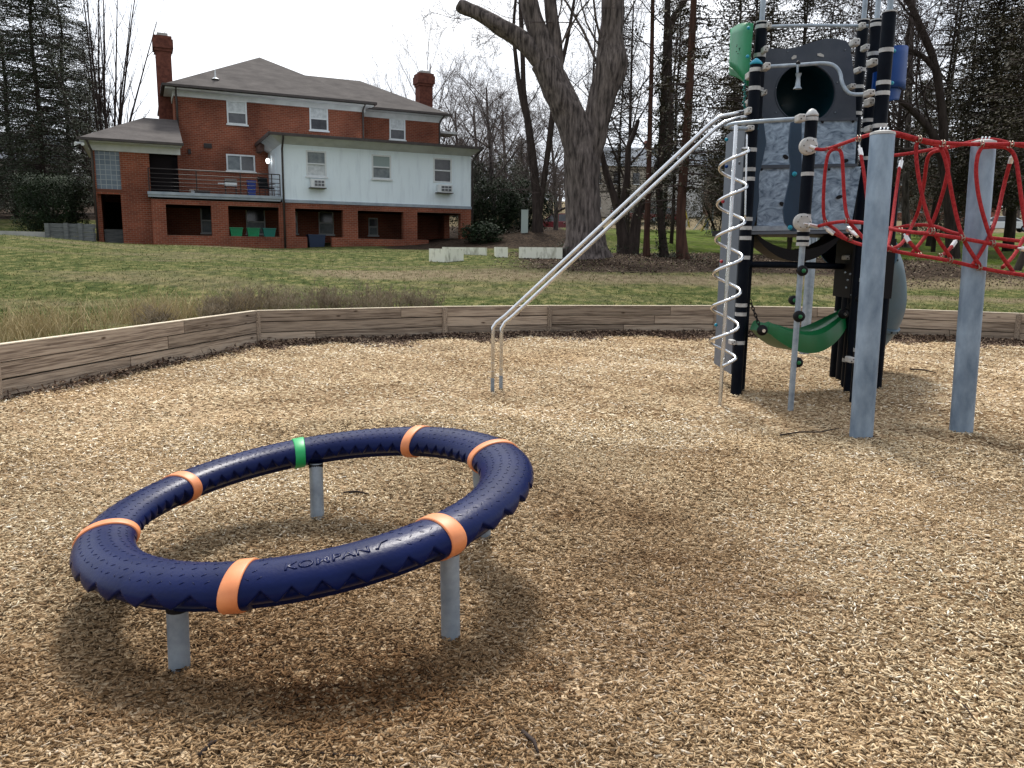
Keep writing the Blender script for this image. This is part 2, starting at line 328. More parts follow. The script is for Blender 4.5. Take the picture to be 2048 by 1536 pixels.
# the same sheet drops down behind the wall and runs on under the wood chips
base = len(gb.v)
for k, fr in enumerate((1.0, .75, .5, .25)):
    for i, p in enumerate(phis):
        rr = (wr[i]+.03)*fr; gb.v.append((CEN.x+cos(p)*rr, CEN.y+sin(p)*rr, -.12)); zc.append((1, 0, 0))
gb.v.append((CEN.x, CEN.y, -.12)); zc.append((1, 0, 0))
for i in range(NPH):
    i2 = (i+1) % NPH; gb.f.append((base+i, base+i2, i2, i)); gb.m.append(0)
    for k in range(3): gb.f.append((base+(k+1)*NPH+i, base+(k+1)*NPH+i2, base+k*NPH+i2, base+k*NPH+i)); gb.m.append(0)
    gb.f.append((len(gb.v)-1, base+3*NPH+i2, base+3*NPH+i)); gb.m.append(0)
g_o = gb.build('ground', lawn, smooth=True); tag(g_o, kind='structure')
ca = g_o.data.color_attributes.new('zone', 'FLOAT_COLOR', 'POINT')
ca.data.foreach_set('color', np.c_[np.array(zc, np.float32), np.ones(len(zc), np.float32)].ravel())

# wood-chip bed
def bump_z(x, y):
    z = .012*math.sin(x*3.1+y*1.3)+.012*math.sin(y*2.7-x*1.1)+.008*math.sin(x*7+y*6)
    for cx, cy, s, a in ((1.6, 3.9, .16, -.03), (.55, 2.9, .22, -.03), (-1.3, 2.9, .14, -.02), (3.8, 7.3, .4, -.02), (-.2, 9.2, .5, -.03), (.3, 2.75, .12, -.02), (2.9, 9, .8, -.04)):
        z += a*math.exp(-((x-cx)**2+(y-cy)**2)/(2*s*s))
    return z
chipg = M('wood_chip_bed', (.3, .2, .12), .95, spec=.05)
n, l, b = nodes_of(chipg); co = n.new('ShaderNodeTexCoord')
mpz = n.new('ShaderNodeMapping'); mpz.inputs['Scale'].default_value = (1, 1.9, 1); l(co.outputs['Object'], mpz.inputs[0])
vo = n.new('ShaderNodeTexVoronoi'); vo.inputs['Scale'].default_value = 38; l(mpz.outputs[0], vo.inputs['Vector'])
spv = n.new('ShaderNodeSeparateColor'); l(vo.outputs['Color'], spv.inputs[0])
tone = RAMP(spv.outputs[0], (.0, (.08, .052, .030)), (.35, (.24, .165, .095)), (.7, (.40, .295, .185)), (1, (.60, .49, .34)))
big = RAMP(NZ(.5, 7), (.38, (.62, .55, .48)), (.6, (1.05, 1.02, 1)))
c_ = MIX(1.0, tone, big, 'MULTIPLY'); l(c_, b.inputs['Base Color'])
bp = n.new('ShaderNodeBump'); bp.inputs['Strength'].default_value = .8; bp.inputs['Distance'].default_value = .012; l(spv.outputs[1], bp.inputs['Height']); l(bp.outputs[0], b.inputs['Normal'])
cb_ = MB(); fr = [0]+[i/44 for i in range(1, 45)]
cb_.v.append((CEN.x, CEN.y, bump_z(*CEN)))
for f_ in fr[1:]:
    for i in range(0, NPH, 3):
        rr = (wr[i]-.0)*f_; x = CEN.x+cos(phis[i])*rr; y = CEN.y+sin(phis[i])*rr; cb_.v.append((x, y, bump_z(x, y)))
NQ = NPH//3
for i in range(NQ):
    i2 = (i+1) % NQ; cb_.f.append((0, 1+i, 1+i2)); cb_.m.append(0)
    for k in range(43): cb_.f.append((1+k*NQ+i, 1+(k+1)*NQ+i, 1+(k+1)*NQ+i2, 1+k*NQ+i2)); cb_.m.append(0)
tag(cb_.build('wood_chip_ground', chipg, smooth=True), kind='structure')

# loose chips (uncountable)
chip_m = M('loose_wood_chip', (.4, .28, .17), .85); n, l, b = nodes_of(chip_m)
at_ = n.new('ShaderNodeAttribute'); at_.attribute_name = 'tone'; l(at_.outputs['Color'], b.inputs['Base Color']); b.inputs['Specular IOR Level'].default_value = .1
rng = np.random.default_rng(11)
def noise2(x, y):
    return (np.sin(x*1.3+1.7*np.sin(y*.9))+np.sin(y*1.7+2.1*np.sin(x*.8+1))+.7*np.sin(x*3.1-y*2.3)+.5*np.sin(x*5.3+y*4.1))/3.2
NW = np.array(WP)
def inside(x, y):
    ins = np.zeros(len(x), bool); m = len(NW)
    for i in range(m):
        x0, y0 = NW[i]; x1, y1 = NW[(i+1) % m]
        c = ((y0 > y) != (y1 > y)); xi = (x1-x0)*(y-y0)/((y1-y0) if abs(y1-y0) > 1e-9 else 1e-9)+x0
        ins ^= c & (x < xi)
    return ins
def chips(N, rmin, rmax, power, box, seed, pal, name, mat_, L0=(.014, .040), W0=(.004, .0105), area=None, zf=None, tilt=.35, amax=48):
    rg = np.random.default_rng(seed)
    if area is None:
        u = rg.random(N); r = (rmin**(2-power)+u*(rmax**(2-power)-rmin**(2-power)))**(1/(2-power))
        a = np.radians((rg.random(N)*2-1)*amax); x = r*np.sin(a); y = r*np.cos(a)
        k = inside(x, y); x, y = x[k], y[k]
    else: x, y = area(rg, N)
    N = len(x); d = np.hypot(x, y)
    ln = rg.uniform(*L0, N)*(1+.05*d); wd = rg.uniform(*W0, N)*(1+.05*d); th = wd*rg.uniform(.25, .5, N)
    ang = rg.uniform(0, pi, N)+0.0; ti = rg.normal(0, tilt, N); ro = rg.normal(0, tilt, N)
    bz = np.array([bump_z(a_, b_) for a_, b_ in zip(x, y)]) if zf is None else zf(x, y)
    zz = bz+rg.uniform(.001, .018, N)
    ca_, sa = np.cos(ang), np.sin(ang); X = np.stack([ca_*np.cos(ti), sa*np.cos(ti), np.sin(ti)], 1)
    Y = np.stack([-sa*np.cos(ro), ca_*np.cos(ro), np.sin(ro)], 1); Z = np.cross(X, Y)
    P = np.stack([x, y, zz], 1); sg = rg.uniform(.35, 1, (N, 2))
    def cor(i, j, k, s_): return P+X*(i*ln/2)[:, None]+Y*(j*wd/2*s_)[:, None]+Z*(k*th/2)[:, None]
    one = np.ones(N)
    if box: V_ = np.stack([cor(-1, -1, -1, sg[:, 0]), cor(1, -1, -1, sg[:, 1]), cor(1, 1, -1, sg[:, 1]), cor(-1, 1, -1, sg[:, 0]), cor(-1, -1, 1, sg[:, 0]), cor(1, -1, 1, sg[:, 1]), cor(1, 1, 1, sg[:, 1]), cor(-1, 1, 1, sg[:, 0])], 1); FC = np.array([(4, 5, 6, 7), (0, 1, 5, 4), (1, 2, 6, 5), (2, 3, 7, 6), (3, 0, 4, 7)])
    else: V_ = np.stack([cor(-1, -1, 0, sg[:, 0]), cor(1, -1, 0, sg[:, 1]), cor(0, 0, 2.2, one), cor(1, 1, 0, sg[:, 1]), cor(-1, 1, 0, sg[:, 0])], 1); FC = np.array([(0, 1, 2), (1, 3, 2), (3, 4, 2), (4, 0, 2)])
    nv = V_.shape[1]; nf, fs = FC.shape
    me = bpy.data.meshes.new(name); me.vertices.add(N*nv); me.vertices.foreach_set('co', V_.astype(np.float32).ravel())
    idx = (FC[None]+(np.arange(N)*nv)[:, None, None]).ravel().astype(np.int32)
    me.loops.add(len(idx)); me.loops.foreach_set('vertex_index', idx); me.polygons.add(N*nf)
    me.polygons.foreach_set('loop_start', np.arange(0, len(idx), fs, dtype=np.int32)); me.update(calc_edges=True)
    tn = rg.random(N)+.12*noise2(x, y)+.05*noise2(x*3.7, y*3.7); tn = np.clip(tn, 0, 1)
    ps = np.array([p[0] for p in pal]); pc = np.array([p[1] for p in pal]); col = np.stack([np.interp(tn, ps, pc[:, k]) for k in range(3)], 1)
    red = np.clip(noise2(x*.8+5, y*.8)*1.3, 0, 1)[:, None]; col = col*(1-red*np.array([.04, .10, .16]))
    if area is None:     # trodden damp mulch with ring shade painted in; chips darker below the tower
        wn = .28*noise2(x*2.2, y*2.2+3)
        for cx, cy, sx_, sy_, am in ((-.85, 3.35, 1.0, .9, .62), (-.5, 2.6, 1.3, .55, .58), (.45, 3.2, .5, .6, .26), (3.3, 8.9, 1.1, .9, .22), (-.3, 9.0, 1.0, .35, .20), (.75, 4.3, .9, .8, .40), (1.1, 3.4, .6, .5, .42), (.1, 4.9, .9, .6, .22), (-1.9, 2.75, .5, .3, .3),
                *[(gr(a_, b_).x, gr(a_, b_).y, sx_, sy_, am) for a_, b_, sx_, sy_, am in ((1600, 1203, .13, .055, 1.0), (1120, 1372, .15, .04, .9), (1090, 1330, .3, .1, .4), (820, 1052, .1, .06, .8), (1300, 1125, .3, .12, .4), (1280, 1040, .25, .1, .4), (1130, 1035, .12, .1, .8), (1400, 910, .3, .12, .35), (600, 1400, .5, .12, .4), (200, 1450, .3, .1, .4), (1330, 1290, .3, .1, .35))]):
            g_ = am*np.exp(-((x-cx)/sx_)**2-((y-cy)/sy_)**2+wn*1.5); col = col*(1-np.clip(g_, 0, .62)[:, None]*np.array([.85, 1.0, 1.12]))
    if area is None:
        dk = np.clip(.5+.9*noise2(x*1.1+9, y*1.6-4), 0, 1)[:, None]; col = col*(1-.22*(1-dk))
    col = np.repeat(np.c_[col, np.ones(N)], nv, 0).astype(np.float32)
    at2 = me.color_attributes.new('tone', 'FLOAT_COLOR', 'POINT'); at2.data.foreach_set('color', col.ravel())
    me.materials.append(mat_); o = bpy.data.objects.new(name, me); C.objects.link(o); return o
PAL = [(0, (.075, .048, .026)), (.09, (.17, .112, .056)), (.27, (.385, .275, .155)), (.64, (.59, .455, .285)), (.92, (.75, .635, .44)), (1, (.90, .84, .71))]
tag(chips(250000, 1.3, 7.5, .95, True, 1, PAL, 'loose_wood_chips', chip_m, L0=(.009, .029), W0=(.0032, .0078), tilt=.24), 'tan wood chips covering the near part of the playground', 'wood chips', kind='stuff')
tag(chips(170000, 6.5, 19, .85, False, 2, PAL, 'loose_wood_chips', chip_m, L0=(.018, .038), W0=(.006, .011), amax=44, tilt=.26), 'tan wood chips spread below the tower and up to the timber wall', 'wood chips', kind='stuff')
# dark leaf litter along the foot of the timber wall
def litter(rg, N):
    seg = [(WP[0], WP[1], .16), (WP[1], WP[2], .9), (WP[2], WP[3], 1), (WP[3], WP[4], 1), (WP[4], WP[5], .9), (WP[5], WP[6], 1.5), (WP[6], WP[7], 1.5)]
    xs, ys = [], []
    for a, b_, wt in seg:
        a, b_ = np.array(a), np.array(b_); k = int(N*wt/6); t = rg.random(k); e = b_-a; nn = np.array([e[1], -e[0]])/np.hypot(*e)
        off = np.abs(rg.normal(0, .22+.12*np.sin(t*9+a[0]), k))*(.5 if wt < .5 else 1)+.02
        q = a+t[:, None]*e+nn*off[:, None]; xs.append(q[:, 0]); ys.append(q[:, 1])
    return np.concatenate(xs), np.concatenate(ys)
def litz(x, y):
    dmin = np.full(len(x), 9.)
    for i in range(7):
        a, b_ = NW[i], NW[i+1]; e = b_-a; t = np.clip(((x-a[0])*e[0]+(y-a[1])*e[1])/(e@e), 0, 1)
        dmin = np.minimum(dmin, np.hypot(x-a[0]-t*e[0], y-a[1]-t*e[1]))
    return np.maximum(0, .10-dmin*.22)*rng.random(len(x))
LP = [(0, (.03, .02, .017)), (.4, (.085, .055, .042)), (.75, (.18, .125, .09)), (1, (.40, .30, .21))]
tag(chips(26000, 0, 0, 1, False, 5, LP, 'leaf_litter', chip_m, L0=(.022, .045), W0=(.010, .022), area=litter, zf=litz, tilt=.6), 'dark dead leaves gathered at the foot of the timber wall', 'leaf litter', kind='stuff')
def dirt_area(rg, N):
    x = rg.uniform(-2, 17, N); y = rg.uniform(19.5, 33, N); k = np.array([zone(a_, b_)[0] > rg.random()*.9+.05 for a_, b_ in zip(x, y)]); return x[k], y[k]
def dirt_z(x, y): return np.array([hh(a_, b_) for a_, b_ in zip(x, y)])
tag(chips(16000, 0, 0, 1, False, 6, [(0, (.02, .014, .011)), (.5, (.070, .046, .032)), (.85, (.13, .095, .068)), (1, (.26, .21, .16))], 'fallen_leaves', chip_m, L0=(.018, .038), W0=(.012, .024), area=dirt_area, zf=dirt_z, tilt=.5), 'brown fallen leaves scattered over the bare soil under the trees', 'fallen leaves', kind='stuff')
# fallen sticks on the chips
for k, (pp, rad, lab) in enumerate((([(400, 1510), (425, 1485), (448, 1478)], .008, 'short broken grey stick at the very bottom left of the chips'),
        ([(540, 1488), (600, 1500), (668, 1508), (720, 1512)], .004, 'long thin twig lying near the bottom edge of the chips'),
        ([(1045, 1462), (1068, 1482), (1076, 1505)], .007, 'curved dark stick on the chips below the ring'),
        ([(687, 985), (715, 983), (737, 988)], .008, 'dark stick seen through the middle of the ring'),
        ([(1560, 870), (1600, 864), (1640, 864), (1678, 856)], .007, 'thin curved branch on the chips left of the nearer net post'),
        ([(1905, 1395), (1930, 1412), (1950, 1440)], .003, 'pale splinter on the chips at the lower right'),
        ([(1820, 738), (1850, 740), (1872, 745)], .01, 'dark stick on the chips between the two net posts'))):
    sb = MB(); pts = [gr(x, y, .025) for x, y in pp]; sb.tube(pts, [rad]*(len(pts)-1)+[rad*.5], 6)
    tag(sb.build('stick', bark_dk, smooth=True, loc=pts[0]), lab, 'stick', 'sticks fallen on the wood chips')

# ---------------------------------------------------------------- timber retaining wall
wl = empty('timber_retaining_wall', (WP[1][0], WP[1][1], 0))
tag(wl, 'low wall of weathered horizontal pine boards round the wood chip bed', 'retaining wall')
rows = [(-.10, .030), (.044, .210), (.224, .388), (.402, WTOP)]
for i in range(len(WP)):
    a = Vector(WP[i]); c = Vector(WP[(i+1) % len(WP)]); e = c-a; Ls = e.length; d = e/Ls
    for ri, (z0, z1) in enumerate(rows):
        x = 0; off = random.uniform(.8, 3.2)
        while x < Ls-.01:
            x2 = min(Ls, x+off); off = random.choice((3.0, 3.6, 2.4, 3.0))
            if Ls-x2 < .5: x2 = Ls
            bb = MB(); g_ = .005; jz = random.uniform(-.003, .003); jy = random.uniform(-.008, .008)
            bb.box(0 if x == 0 else g_, x2-x-(0 if x2 >= Ls else g_), .0+jy, .075+jy, z0+jz, z1+jz)
            o = bb.build('board', wood); o.parent = wl; o.location = (a.x+d.x*x-WP[1][0], a.y+d.y*x-WP[1][1], 0); o.rotation_euler = (0, 0, math.atan2(d.y, d.x))
            if ri == 3:
                tb = MB(); tb.box(0 if x == 0 else g_, x2-x-(0 if x2 >= Ls else g_), jy-.004, .082+jy, WTOP+.0035, WTOP+.016); t_ = tb.build('glare_strip', glare_m); t_.parent = o  # added pale strip standing in for sun glare on the top board
            x = x2
    q_ = MB(); q_.box(.01, Ls-.01, .088, .10, -.1, WTOP-.01); bk = q_.build('gap_shade_sheet', bark_dk); bk.parent = wl; bk.location = (a.x-WP[1][0], a.y-WP[1][1], 0); bk.rotation_euler = (0, 0, math.atan2(d.y, d.x))  # dark sheet added behind the boards as shade in their gaps
    pb = MB(); pb.tube([(a.x, a.y, -.2), (a.x, a.y, WTOP-.012)], .05, 8); under(pb.build('corner_post', wood, loc=(a.x, a.y, 0)), wl)

# ---------------------------------------------------------------- lawn blades and dry weeds (stuff)
def blades(name, mat_, area, N, hr, wr_, lean, label, cat):
    b_ = MB(); 
    for _ in range(N):
        q = area()
        if q is None: continue
        x, y, s_ = q; z = hh(x, y)-.02; h = random.uniform(*hr)*s_; a = random.uniform(0, 2*pi); w_ = random.uniform(*wr_); lx, ly = random.gauss(0, lean)*h, random.gauss(0, lean)*h
        dx, dy = cos(a)*w_, sin(a)*w_
        b_.v += [(x-dx, y-dy, z), (x+dx, y+dy, z), (x+lx*.4+dx*.7, y+ly*.4+dy*.7, z+h*.55), (x+lx*.4-dx*.7, y+ly*.4-dy*.7, z+h*.55), (x+lx, y+ly, z+h)]
        k = len(b_.v)-5; b_.f += [(k, k+1, k+2, k+3), (k+3, k+2, k+4)]; b_.m += [0, 0]
    return tag(b_.build(name, mat_), label, cat, kind='stuff')
def outside(x, y, m=.1):
    d = Vector((x, y))-CEN; return d.length > wall_r(math.atan2(d.y, d.x))+m
def a_lawn():
    y = 12+22*random.random()**1.7; px = random.uniform(-300, 2350); x = (px-1024)/F*y*1.02
    if not outside(x, y) or (x > -1 and 21 < y < 33 and random.random() < .75): return None
    return x, y, 1
blades('lawn_grass', blade_m, a_lawn, 85000, (.03, .075), (.005, .012), .8, 'short patchy winter grass growing on the lawn', 'grass')
def a_straw():
    t = random.random(); px = random.uniform(-150, 560); 
    x0 = -5.45+(px/517)*1.27 if px < 517 else -4.2+(px-517)/373*2.9; y0 = 8+4.98*max(0, px)/517 if px < 517 else 12.98+(px-517)/373*1.5
    x = x0-abs(random.gauss(0, 1.1))-.15; y = y0+abs(random.gauss(0, .9))+.1
    if not outside(x, y): return None
    if math.sin(x*3+y*2)+math.sin(y*5) < -.2: return None
    return x, y, random.choice((.5, .6, .8, 1))*(1.0 if px > 100 else .8)
blades('straw_grass', straw_m, a_straw, 7000, (.14, .60), (.003, .006), .42, 'tufts of tall straw coloured dry grass just behind the left wall', 'dry grass')
# weeds: upright brown stalks with side twigs
b_ = MB(); cl = [(random.uniform(175, 900), random.random()) for _ in range(46)]
for _ in range(1050):
    c0, kk = random.choice(cl); px = c0+random.gauss(0, 16)
    if px > 905 or px < 170: continue
    k = px-517; x0, y0 = (-4.2+k/373*2.95, 12.98+k/373*1.52) if k > 0 else (-5.3+px/517*1.1, 8+4.98*px/517)
    q = .25+abs(random.gauss(0, .75)); x = x0-q*.4; y = y0+q*1.0
    if not outside(x, y): continue
    h = random.uniform(.16, .46)*(.55+.6*kk)*(1 if px > 430 else .75); z = hh(x, y)-.02
    if px < 330 and random.random() < .5: continue
    lx, ly = random.gauss(0, .05), random.gauss(0, .05); top = Vector((x+lx, y+ly, z+h)); bot = Vector((x, y, z))
    b_.tube([bot, bot.lerp(top, .5)+Vector((random.gauss(0, .01), 0, 0)), top], [.0045, .004, .002], 3, caps=False)
    for _k in range(random.randint(5, 9)):
        s_ = random.uniform(.35, .98); p = bot.lerp(top, s_); a = random.uniform(0, 6.28); q2 = random.uniform(.03, .09)
        b_.tube([p, p+Vector((cos(a)*q2, sin(a)*q2, q2*.9))], [.003, .0035], 3, caps=False)
tag(b_.build('dry_weeds', weed_m), 'row of dead upright weed stalks standing behind the timber wall', 'dry weeds', kind='stuff')
#PART2
# ---------------------------------------------------------------- brick house (local x along the facade, y into the house, z metres above 1.5)
A_ = R_(65); U2 = Vector((sin(A_), cos(A_), 0)); V2 = Vector((-cos(A_), sin(A_), 0)); HP = at(566, 403, 36); HP = Vector((HP.x, HP.y, 1.5))
HRZ = pi/2-A_
house = empty('brick_house', HP, HRZ)
tag(house, 'two storey red brick house with grey hip roof and a white boarded rear extension', 'house')
def hw(t, v, z): return HP+U2*t+V2*v+Vector((0, 0, z-1.5))
def hz(o, loc=None): o.parent = house; return o
class HB(MB):     # z given in world metres
    def box(s, x0, x1, y0, y1, z0, z1, mi=0): return MB.box(s, x0, x1, y0, y1, z0-1.5, z1-1.5, mi)
def grid_wall(mb, axis, c0, c1, a0, a1, z0, z1, ops, mi=0):
    """wall slab between c0,c1 (thickness), along a0..a1, z0..z1 with rectangular openings (a,b,zl,zh)"""
    As = sorted(set([a0, a1]+[q for o in ops for q in o[:2] if a0 < q < a1])); Zs = sorted(set([z0, z1]+[q for o in ops for q in o[2:] if z0 < q < z1]))
    def solid(i, j):
        if not (0 <= i < len(As)-1 and 0 <= j < len(Zs)-1): return False
        a = (As[i]+As[i+1])/2; z = (Zs[j]+Zs[j+1])/2
        return not any(o[0] < a < o[1] and o[2] < z < o[3] for o in ops)
    def P(a, c, z): return (a, c, z-1.5) if axis == 'x' else (c, a, z-1.5)
    for i in range(len(As)-1):
        for j in range(len(Zs)-1):
            if not solid(i, j): continue
            a, b, l_, h = As[i], As[i+1], Zs[j], Zs[j+1]
            Q = [[P(a, c0, l_), P(b, c0, l_), P(b, c0, h), P(a, c0, h)], [P(a, c1, l_), P(b, c1, l_), P(b, c1, h), P(a, c1, h)]]
            if not solid(i-1, j): Q.append([P(a, c0, l_), P(a, c1, l_), P(a, c1, h), P(a, c0, h)])
            if not solid(i+1, j): Q.append([P(b, c0, l_), P(b, c1, l_), P(b, c1, h), P(b, c0, h)])
            if not solid(i, j-1): Q.append([P(a, c0, l_), P(b, c0, l_), P(b, c1, l_), P(a, c1, l_)])
            if not solid(i, j+1): Q.append([P(a, c0, h), P(b, c0, h), P(b, c1, h), P(a, c1, h)])
            for q in Q: mb.add(q, [(0, 1, 2, 3)], mi)
def window(t0, t1, z0, z1, v, up=glass_pale, low=glass_dk, slide=False, sill=True, fr=winframe, fw=.07, split=.5):
    h = HB(); y0, y1 = v-.035, v+.09
    h.box(t0, t0+fw, y0, y1, z0, z1); h.box(t1-fw, t1, y0, y1, z0, z1); h.box(t0+fw, t1-fw, y0, y1, z1-fw, z1); h.box(t0+fw, t1-fw, y0, y1, z0, z0+fw)
    zm = z0+(z1-z0)*split; tm = (t0+t1)/2
    if slide: h.box(tm-.03, tm+.03, y0+.02, y1, z0+fw, z1-fw)
    else: h.box(t0+fw, t1-fw, y0+.015, y1, zm-.03, zm+.03)
    o = hz(h.build('window', fr))
    if sill: s_ = HB(); s_.box(t0-.05, t1+.05, v-.08, y0-.002, z0-.05, z0+.02); s_.build('sill', fr).parent = o
    for k in (0, 1):
        g_ = HB()
        if slide: g_.box(t0+fw if k == 0 else tm+.03, tm-.03 if k == 0 else t1-fw, v+.02, v+.05, z0+fw, z1-fw)
        else: g_.box(t0+fw, t1-fw, v+.01+.02*k, v+.05, zm+.03 if k == 0 else z0+fw, z1-fw if k == 0 else zm-.03)
        g_.build('pane', up if k == 0 else low).parent = o
    return o
W = HB(); e = .003
up_win = [(-1.81, -.9, 7.35, 8.45), (2.04, 2.95, 7.35, 8.5), (-1.93, -.62, 5.19, 5.98)]
VW = 4.0
# main block
grid_wall(W, 'x', VW, VW+.3, -4.07, 4.78, 3.66, 8.5, up_win)
grid_wall(W, 'y', -4.07, -3.77, VW+.3+e, 12.4, 1.2, 8.5, [])
grid_wall(W, 'y', 4.48, 4.78, VW+.3+e, 12.4, 1.2, 8.5, [])
grid_wall(W, 'x', VW, VW+.3, -5.3, 9.3, 1.2, 3.655, [(-3.2, -2.55, 2.25, 3.45), (-1.15, -.25, 2.25, 3.45), (.45, 1.3, 2.3, 3.45), (2.35, 3.1, 2.3, 3.45), (4.9, 5.4, 2.3, 3.2)])
grid_wall(W, 'x', 12.1, 12.4, -3.76, 4.47, 1.2, 8.5, [])
grid_wall(W, 'x', 5.5, 5.8, 4.785, 9.38, 1.2, 8.55, [(6.52, 7.4, 7.38, 8.5)])
grid_wall(W, 'y', 9.08, 9.38, 5.805, 11.4, 1.2, 8.55, [])
grid_wall(W, 'x', 11.4, 11.7, 4.785, 9.38, 1.2, 8.55, [])
# left wing
grid_wall(W, 'x', .6, .85, -7.5, -5.33, 1.2, 5.6, [(-7.36, -6.45, 3.92, 5.6), (-7.37, -6.5, 1.55, 3.72)])
grid_wall(W, 'y', -7.5, -7.25, .855, 7, 1.2, 5.6, [])
grid_wall(W, 'y', -5.58, -5.33, .855, VW-.002, 1.2, 5.6, [])
grid_wall(W, 'x', 6.8, 7.0, -7.24, -4.08, 1.2, 5.6, [])
# porch storey under the balcony and the white extension
grid_wall(W, 'x', 0, .3, -5.36, -.12, 1.2, 3.56, [(-4.81, -3.02, 2.08, 3.36), (-2.33, -.19, 2.09, 3.38)])
grid_wall(W, 'x', -.03, .3, -.115, 9.0, 1.2, 3.60, [(.51, 2.67, 2.12, 3.36), (1.01, 2.14, 1.2, 2.2), (3.35, 5.55, 2.08, 3.36), (6.23, 8.46, 2.08, 3.38), (6.8, 7.91, 1.2, 2.2)])
grid_wall(W, 'y', 8.7, 9.0, .305, VW-.002, 1.2, 3.60, [(.8, 3.0, 2.0, 3.38)])
norm(hz(W.build('wall', brick)))
fl = HB(); fl.box(-7.2, 8.69, .31, 3.99, 1.3, 1.56); hz(fl.build('porch_floor', concrete))
cl_ = HB(); cl_.box(-5.3, -.13, .31, 3.98, 3.4, 3.635); cl_.box(-.12, 8.69, .31, 3.98, 3.42, 3.60); hz(cl_.build('porch_ceiling', blackm))
lw = HB(); lw.box(-7.23, -6.3, 1.5, 1.7, 1.3, 2.3); hz(lw.build('stair_wall', greywood)); hz(HB().box(-7.24, -5.6, 5.0, 5.2, 1.3, 3.6).build('stair_door', blackm))
gbk = HB(); gbk.box(-7.36, -6.45, .66, .76, 3.92, 5.6); hz(gbk.build('window', glassblk))['label'] = 'tall window of blue grey glass blocks'
ln_ = HB(); ln_.box(-7.42, -6.4, .585, .70, 3.80, 3.915); hz(ln_.build('lintel', M('brick_lintel', (.14, .055, .035), .9)))
bd = HB(); bd.box(-5.32, -4.08, 3.9, 3.99, 3.87, 5.68); hz(bd.build('door', blackm))['label'] = 'dark screened balcony door'
bd = HB(); bd.box(-5.30, -4.45, .9, .93, 3.87, 5.55); hz(bd.build('porch_screen', blackm))
# windows
window(*up_win[0], VW, low=glass_dk); window(*up_win[1], VW); window(up_win[2][0], up_win[2][1], up_win[2][2], up_win[2][3], VW, up=glass_grey, low=glass_dk, slide=True)
window(6.52, 7.4, 7.38, 8.5, 5.5)
for a, b2, zl, zh in ((-3.2, -2.55, 2.25, 3.45), (-1.15, -.25, 2.25, 3.45), (.45, 1.3, 2.3, 3.45), (2.35, 3.1, 2.3, 3.45), (4.9, 5.4, 2.3, 3.2)): window(a, b2, zl, zh, VW, up=glass_dk, low=glass_grey, fr=trim, fw=.05)
# white extension
WX = HB(); ww = [(1.06, 1.96, 4.78, 5.92), (4.05, 4.97, 4.82, 5.92), (7.05, 7.99, 4.80, 5.95)]
grid_wall(WX, 'x', 0, .15, 0, 9.0, 3.74, 6.12, ww); grid_wall(WX, 'y', 0, .15, .155, 3.99, 3.74, 6.12, []); grid_wall(WX, 'y', 8.85, 9.0, .155, 3.99, 3.74, 6.12, [])
norm(hz(WX.build('extension_wall', siding)))['label'] = 'white boarded upper wall of the rear extension'
ba = HB()
for t in (3.3, 6.2): ba.box(t-.02, t+.02, -.012, -.001, 3.76, 6.02)
for t in (.55, 2.3, 2.75, 5.3, 5.75, 8.3, 8.55): ba.box(t-.004, t+.004, -.005, -.0005, 3.76, 6.02)
ba.box(0, 9.0, -.02, -.001, 6.03, 6.10); hz(ba.build('batten', siding))
bb_ = HB(); bb_.box(-.03, 9.03, -.06, .10, 3.605, 3.735); hz(bb_.build('band_board', slab_m))
for k, q in enumerate(ww): window(*q, 0, up=(glass_grey, M('pale_screen', (.26, .33, .33), .4), glass_dk)[k], low=(glass_pale, glass_grey, glass_dk)[k], sill=k != 2)
so_ = HB(); so_.add([(-.5, -.55, 4.93), (9.35, -.55, 4.93), (9.0, 0, 4.625), (0, 0, 4.625), (-.5, 3.99, 4.93), (0, 3.99, 4.625), (9.35, 3.99, 4.93), (9.0, 3.99, 4.625)], [(0, 1, 2, 3), (0, 3, 5, 4), (1, 6, 7, 2)])
hz(so_.build('soffit', trim))
rf = HB(); rf.box(-.54, 9.38, -.6, 3.985, 6.435, 6.53); fa = HB(); fa.box(-.57, 9.41, -.68, -.602, 6.40, 6.52); fa.box(-.6, -.541, -.6, 3.98, 6.40, 6.545)
o = hz(rf.build('flat_roof', M('pale_roof_edge', (.42, .46, .50), .6, 0, (.55, .58, .60), 3))); fa.build('gutter', dark_trim).parent = o
bs = HB(); bs.box(.05, .0501, 0, .01, 3.8, 3.81)
# side door and lamp of the extension
sd_ = HB(); sd_.box(-.03, -.001, 1.6, 2.6, 3.87, 5.9); hz(sd_.build('side_door', siding))
lp_m = M('lit_lamp', (1, 1, 1), .4); lp_m.node_tree.nodes['Principled BSDF'].inputs['Emission Color'].default_value = (1, .98, .95, 1); lp_m.node_tree.nodes['Principled BSDF'].inputs['Emission Strength'].default_value = 3
lp = MB(); lp.tube([(-.16, 3.0, 4.05), (-.16, 3.0, 4.13), (-.16, 3.0, 4.22), (-.16, 3.0, 4.28)], [.05, .09, .09, .04], 12); hz(lp.build('wall_lamp', lp_m, smooth=True))['label'] = 'lit white lamp beside the side door'
